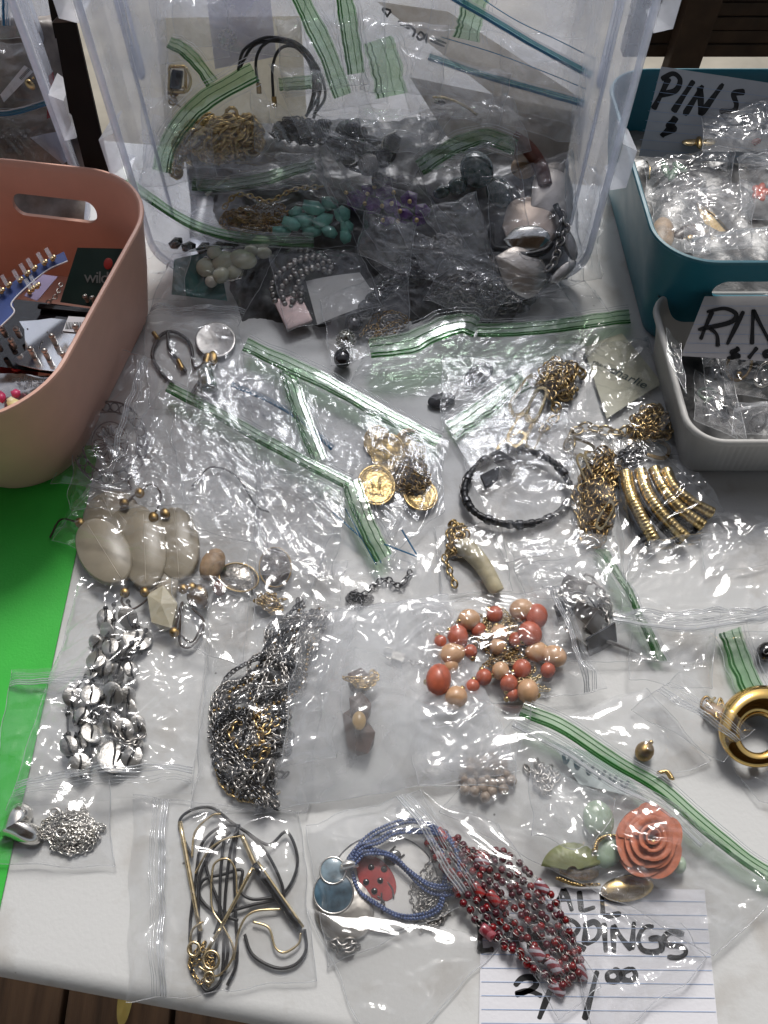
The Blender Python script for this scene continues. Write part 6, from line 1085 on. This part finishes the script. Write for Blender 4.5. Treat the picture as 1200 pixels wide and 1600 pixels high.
# ================================================================ teal bin: pins
PLP = (tuple(G(1100, 245, 0, .058)), (0.05, -.86, .5))
pc = card('index_card', 'ruled white card marked PINS leaning at the back of the teal bin', [(1033, 104), (1270, 140), (1260, 262), (998, 244)], PLP, 0, [((1025 - 4.2 * i, 128 + 15 * i), (1265 - i, 160 + 13.2 * i)) for i in range(8)], mat('pins_card_paper', (.50, .50, .53), .75, var=.04), curl=.5)
ink(pc, [L2 for L2 in ([sc_([(735, 365), (700, 440), (662, 512)], 800, 0), sc_([(700, 372), (755, 345), (788, 375), (765, 425), (690, 445)], 800, 0)], [sc_([(852, 378), (800, 455), (755, 525)], 800, 0)], [sc_([(808, 540), (895, 400)], 800, 0), sc_([(880, 405), (885, 480), (882, 540)], 800, 0), sc_([(882, 540), (990, 392)], 800, 0)], [sc_([(1092, 430), (1040, 440), (1052, 490), (1035, 520), (972, 522)], 800, 0)],
     [sc_([(765, 560), (735, 590), (760, 605), (700, 635)], 800, 0), sc_([(770, 548), (735, 600), (700, 640)], 800, 0)])], 9, PLP, 0)
zt = .062
def pinpiece(name, label, cat_, x, y): return thing(name, label, cat_, tuple(G(x, y, 0, zt)))
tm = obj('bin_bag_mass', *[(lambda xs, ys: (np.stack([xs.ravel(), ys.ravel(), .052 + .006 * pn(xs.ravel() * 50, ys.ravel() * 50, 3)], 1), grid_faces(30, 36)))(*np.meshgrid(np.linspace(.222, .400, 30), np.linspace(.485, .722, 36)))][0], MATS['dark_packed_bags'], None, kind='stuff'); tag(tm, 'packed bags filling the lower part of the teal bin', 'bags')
fl = pinpiece('flower_brooch', 'gold dragonfly shaped brooch in front of the pins card', 'brooch', 1090, 222)
for a in (0, 35, 75, 140, 180): shape('wing', 'drop', 1092 + 14 * math.cos(R(a)), 222 - 9 * math.sin(R(a)), 6, 13, a - 90, 1.5, GOLDLT, fl, lift=8, mode=zt)
shape('body', 'sphere', 1092, 222, 5, 10, 10, 3, GOLD, fl, lift=9, mode=zt); shape('red_stone', 'facet', 1182, 220, 10, 7, 10, 3, mat('ruby_stone', (.3, .01, .02), .15), pinpiece('red_brooch', 'small dark red brooch at the right edge of the teal bin', 'brooch', 1182, 220), lift=6, mode=zt)
lf = pinpiece('leaf_brooch', 'long gold leaf brooch pin lying in the teal bin bags', 'brooch', 1110, 342)
P = [G(x, y, .008, zt) for x, y in ((1088, 320), (1098, 322), (1120, 340), (1137, 361), (1125, 362), (1102, 350))]; ctr = sum(P) / 6 + np.array([0, 0, .004]); obj('leaf_plate', np.array(P + [ctr]), [(i, (i + 1) % 6, 6) for i in range(6)], GOLD, lf, False); obj('leaf_rib', *tube([P[0] + (0, 0, .001), ctr + (0, 0, .0006), P[3] + (0, 0, .001)], .0007, 5), BRASS, lf)
pin2 = pinpiece('oval_brooch', 'tan oval brooch deep in the front of the teal bin', 'brooch', 1035, 372); shape('oval_stone', 'dome', 1036, 365, 18, 26, 0, 5, WD, pin2, lift=3, mode=zt)
dsh = pinpiece('dark_brooch', 'dark brown wing shaped brooch behind the gold leaf', 'brooch', 1070, 360); shape('wing_plate', 'dome', 1072, 362, 20, 10, 20, 3, DKB, dsh, lift=5, mode=zt); shape('gold_spot', 'sphere', 1078, 372, 6, 5, 0, 2, GOLD, dsh, lift=8, mode=zt)
rbr = pinpiece('coral_brooch', 'coral red enamel flower brooch at the right of the teal bin', 'brooch', 1190, 300)
for a in range(0, 360, 72): shape('enamel_petal', 'dome', 1188 + 7 * math.cos(R(a)), 300 - 7 * math.sin(R(a)), 8, 6, a, 2, mat('coral_enamel', (.6, .10, .05), .25), rbr, lift=6, mode=zt)
grb = pinpiece('green_brooch', 'green leaf brooch in the back left of the teal bin', 'brooch', 1045, 268)
for x, y, ro in ((1040, 266, 20), (1052, 272, -30), (1062, 262, 60)): shape('green_leaf', 'drop', x, y, 6, 14, ro, 2, mat('green_enamel', (.03, .12, .05), .3), grb, lift=5, mode=zt)
obj('gold_stem', *tube([G(*q, .006, zt) for q in ((1010, 252), (1016, 262), (1014, 280))], .0008, 5), GOLD, grb)
for i, (q, l, bl_, sd, zk, lab) in enumerate((
    ([(1005, 250), (1150, 240), (1140, 300), (1010, 310)], 6, [], 301, None, 'crumpled clear bag at the back left of the teal bin'),
    ([(1096, 130), (1270, 165), (1270, 245), (1098, 238)], 24, [], 302, None, 'stiff clear bag standing in front of the PINS card'),
    ([(1015, 300), (1100, 285), (1110, 400), (1022, 395)], 8, [(1036, 365, 20, 28, 8)], 303, None, 'clear bag with oval brooch in the teal bin front left'),
    ([(1060, 300), (1180, 290), (1170, 390), (1070, 395)], 12, [(1110, 342, 30, 26, 6)], 304, None, 'clear bag of the gold leaf brooch in the teal bin'),
    ([(1078, 378), (1270, 355), (1270, 410), (1085, 412)], 16, [], 305, 'clear', 'clear bag with a white striped zip at the teal bin front'),
    ([(1150, 250), (1270, 250), (1270, 350), (1160, 345)], 15, [(1188, 300, 20, 20, 8)], 306, 'clear', 'clear bag with coral brooch at the right of the teal bin'))):
    Bag(lab, q, l, None, bl_, seed=sd, cr=1.6, mode=zt, zipk=zk, zoff=5, group='clear bags of pins in the teal bin', bulge=4)
# ================================================================ ribbed tray: rings
zr = .022
PLR = (tuple(G(1130, 560, 0, .045)), (0.0, -.55, .85))
rcard = card('index_card', 'ruled white card marked RINGS leaning over the grey tray', [(1101, 463), (1290, 462), (1290, 570), (1064, 556)], PLR, 0, [((1094 - 5.2 * i, 478 + 14.5 * i), (1288, 479 + 15 * i)) for i in range(6)], mat('rings_card_paper', (.55, .53, .54), .75, var=.04))
ink(rcard, [[sc_([(940, 258), (910, 325), (884, 392)], 800, 400), sc_([(912, 262), (995, 246), (1050, 272), (1020, 312), (872, 345)], 800, 400), sc_([(925, 335), (960, 370), (965, 425)], 800, 400)], [sc_([(1086, 258), (1045, 340), (1008, 415)], 800, 400)], [sc_([(1132, 250), (1128, 330), (1125, 415)], 800, 400), sc_([(1130, 252), (1175, 340), (1225, 430)], 800, 400), sc_([(1225, 430), (1250, 250)], 800, 400)],
    [sc_([(1068, 435), (1030, 452), (1065, 470), (1008, 478)], 800, 400), sc_([(1060, 425), (1028, 485)], 800, 400)], [sc_([(1150, 428), (1108, 480)], 800, 400)], [sc_([(1215, 440), (1185, 452), (1190, 470), (1215, 462)], 800, 400)]], 6.5, PLR, 0)
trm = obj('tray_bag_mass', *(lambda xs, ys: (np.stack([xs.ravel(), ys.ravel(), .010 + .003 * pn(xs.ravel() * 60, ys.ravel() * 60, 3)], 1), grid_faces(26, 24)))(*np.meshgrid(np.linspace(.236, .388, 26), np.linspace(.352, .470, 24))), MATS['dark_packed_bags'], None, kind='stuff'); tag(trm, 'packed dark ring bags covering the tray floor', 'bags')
def ringth(x, y, r_, lift, label, m_, tl=20):
    t = thing('finger_ring', label, 'ring', tuple(G(x, y, lift / 1000, zr))); p, ex, ey, n = frame(x, y, lift / 1000, zr); q = np.array(Matrix.Rotation(R(tl), 3, Vector(ex))); s = float(np.linalg.norm(ex)); ex, ey, n = q @ ex, q @ ey, q @ n
    obj('band', *tube([p + r_ * (math.cos(a) * ex + math.sin(a) * ey) for a in np.linspace(0, 6.283, 30, endpoint=False)], .0013, 7, closed=True), m_, t); shape('stone', 'facet', x, y + r_ * .8, 6, 5, 0, 3, m_, t, lift=lift + 3, mode=zr); return t
ringth(1155, 570, 19, 10, 'gold ring with brown tint lying below the dollar sign on the tray card', BRASS); ringth(1195, 585, 14, 8, 'silver ring at the right edge of the grey tray', SILVER, 40); ringth(1105, 615, 13, 6, 'pale green stone ring at the tray left', mat('pale_green_metal', (.3, .36, .3), .3, .4), -20)
brg = thing('black_ring', 'black faceted stone ring sparkling in the tray centre', 'ring', tuple(G(1125, 645, 0, zr))); shape('black_stone', 'facet', 1125, 640, 12, 24, 30, 5, BLACKG, brg, lift=7, mode=zr, smooth=False); shape('silver_bezel', 'facet', 1120, 622, 9, 8, 0, 4, SILVER, brg, lift=8, mode=zr, smooth=False)
ringth(1185, 660, 12, 6, 'dark ring at the front right of the grey tray', GUN, 50)
for q, l, sd, zk, lab in (([(1095, 560), (1135, 545), (1165, 690), (1108, 660)], 10, 311, 'clear', 'clear zip bag lying on the left of the grey tray'), ([(1150, 630), (1270, 630), (1270, 680), (1140, 680)], 12, 312, 'clear', 'clear zip bag at the front of the grey tray'), ([(1120, 560), (1270, 560), (1270, 630), (1135, 620)], 9, 313, None, 'clear bag of rings under the RINGS card'), ([(1085, 580), (1120, 600), (1150, 690), (1085, 660)], 6, 314, None, 'crumpled clear bag against the left wall of the grey tray')):
    Bag(lab, q, l, None, [], seed=sd, cr=1.2, mode=zr, zipk=zk, zoff=8, group='clear bags of rings in the grey tray', bulge=3)
Bag('clear bag edge hanging over the left wall of the grey tray', [(1040, 515), (1062, 540), (1072, 620), (1042, 560)], 0, None, [], seed=315, cr=.8, mode=.058, group='clear bags of rings in the grey tray')
# ================================================================ bags in the clear bin at far left
lbs = thing('silver_tag_pendant', 'small gold leaf charm in the bag at the far left', 'pendant', tuple(G(45, 130, .02, 'pile'))); shape('gold_charm', 'drop', 47, 132, 6, 11, 40, 2, GOLD, lbs, lift=14, mode='pile'); shape('charm_loop', 'sphere', 52, 122, 2.5, 2.5, 0, 1, GOLD, lbs, lift=14, mode='pile')
lc = card('barcode_tag', 'white hang tag with a barcode in the bag at the far left', [(0, 148), (38, 102), (52, 112), (6, 160)], 'pile', 10, m=PAPER); ink(lc, [[[(30 + i * 1.6, 121 - i * 1.8), (34 + i * 1.6, 125 - i * 1.8)]] for i in range(9)], 1.2, 'pile', 10, 'barcode_bar')
rcd = card('red_card', 'bright red card wedged beside the wall of the far left bin', [(76, 118), (83, 112), (92, 178), (73, 186)], 'pile', 12, m=MATS['red_card'])
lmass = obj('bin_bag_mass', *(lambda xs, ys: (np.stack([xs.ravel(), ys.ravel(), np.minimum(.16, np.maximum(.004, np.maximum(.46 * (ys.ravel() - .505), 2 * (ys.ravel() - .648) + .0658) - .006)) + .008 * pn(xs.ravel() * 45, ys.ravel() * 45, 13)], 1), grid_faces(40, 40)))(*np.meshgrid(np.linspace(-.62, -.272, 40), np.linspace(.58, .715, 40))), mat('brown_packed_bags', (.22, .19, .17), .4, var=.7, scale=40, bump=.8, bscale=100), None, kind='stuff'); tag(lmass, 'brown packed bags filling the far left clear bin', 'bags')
Bag('clear bag with teal zip and white tag in the far left bin', [(-40, 60), (70, 70), (78, 165), (-40, 175)], 10, None, [(30, 130, 40, 30, 10)], seed=321, cr=1.2, mode='pile', group='clear bags in the far left bin').strip([(-30, 178, 22), (20, 176, 22), (75, 160, 22)], 7, 'teal')
Bag('clear bag with blue lines standing at the top of the far left bin', [(-40, -30), (45, -30), (45, 60), (-40, 60)], 10, None, [], seed=322, cr=.7, mode='pile', group='clear bags in the far left bin', fm=FILM_MILK).strip([(8, -20, 20), (9, 40, 18)], 9, 'blue')
Bag('crumpled clear bag at the front of the far left bin', [(-40, 175), (95, 178), (110, 258), (-40, 258)], 10, None, [], seed=323, cr=1.8, mode='pile', group='clear bags in the far left bin')
lp = card('pale_blue_wrapper', 'pale blue plastic wrapper at the front of the far left bin', [(48, 215), (92, 205), (108, 250), (100, 258)], 'pile', 14, m=mat('pale_blue_wrap', (.45, .50, .60), .35), curl=3)
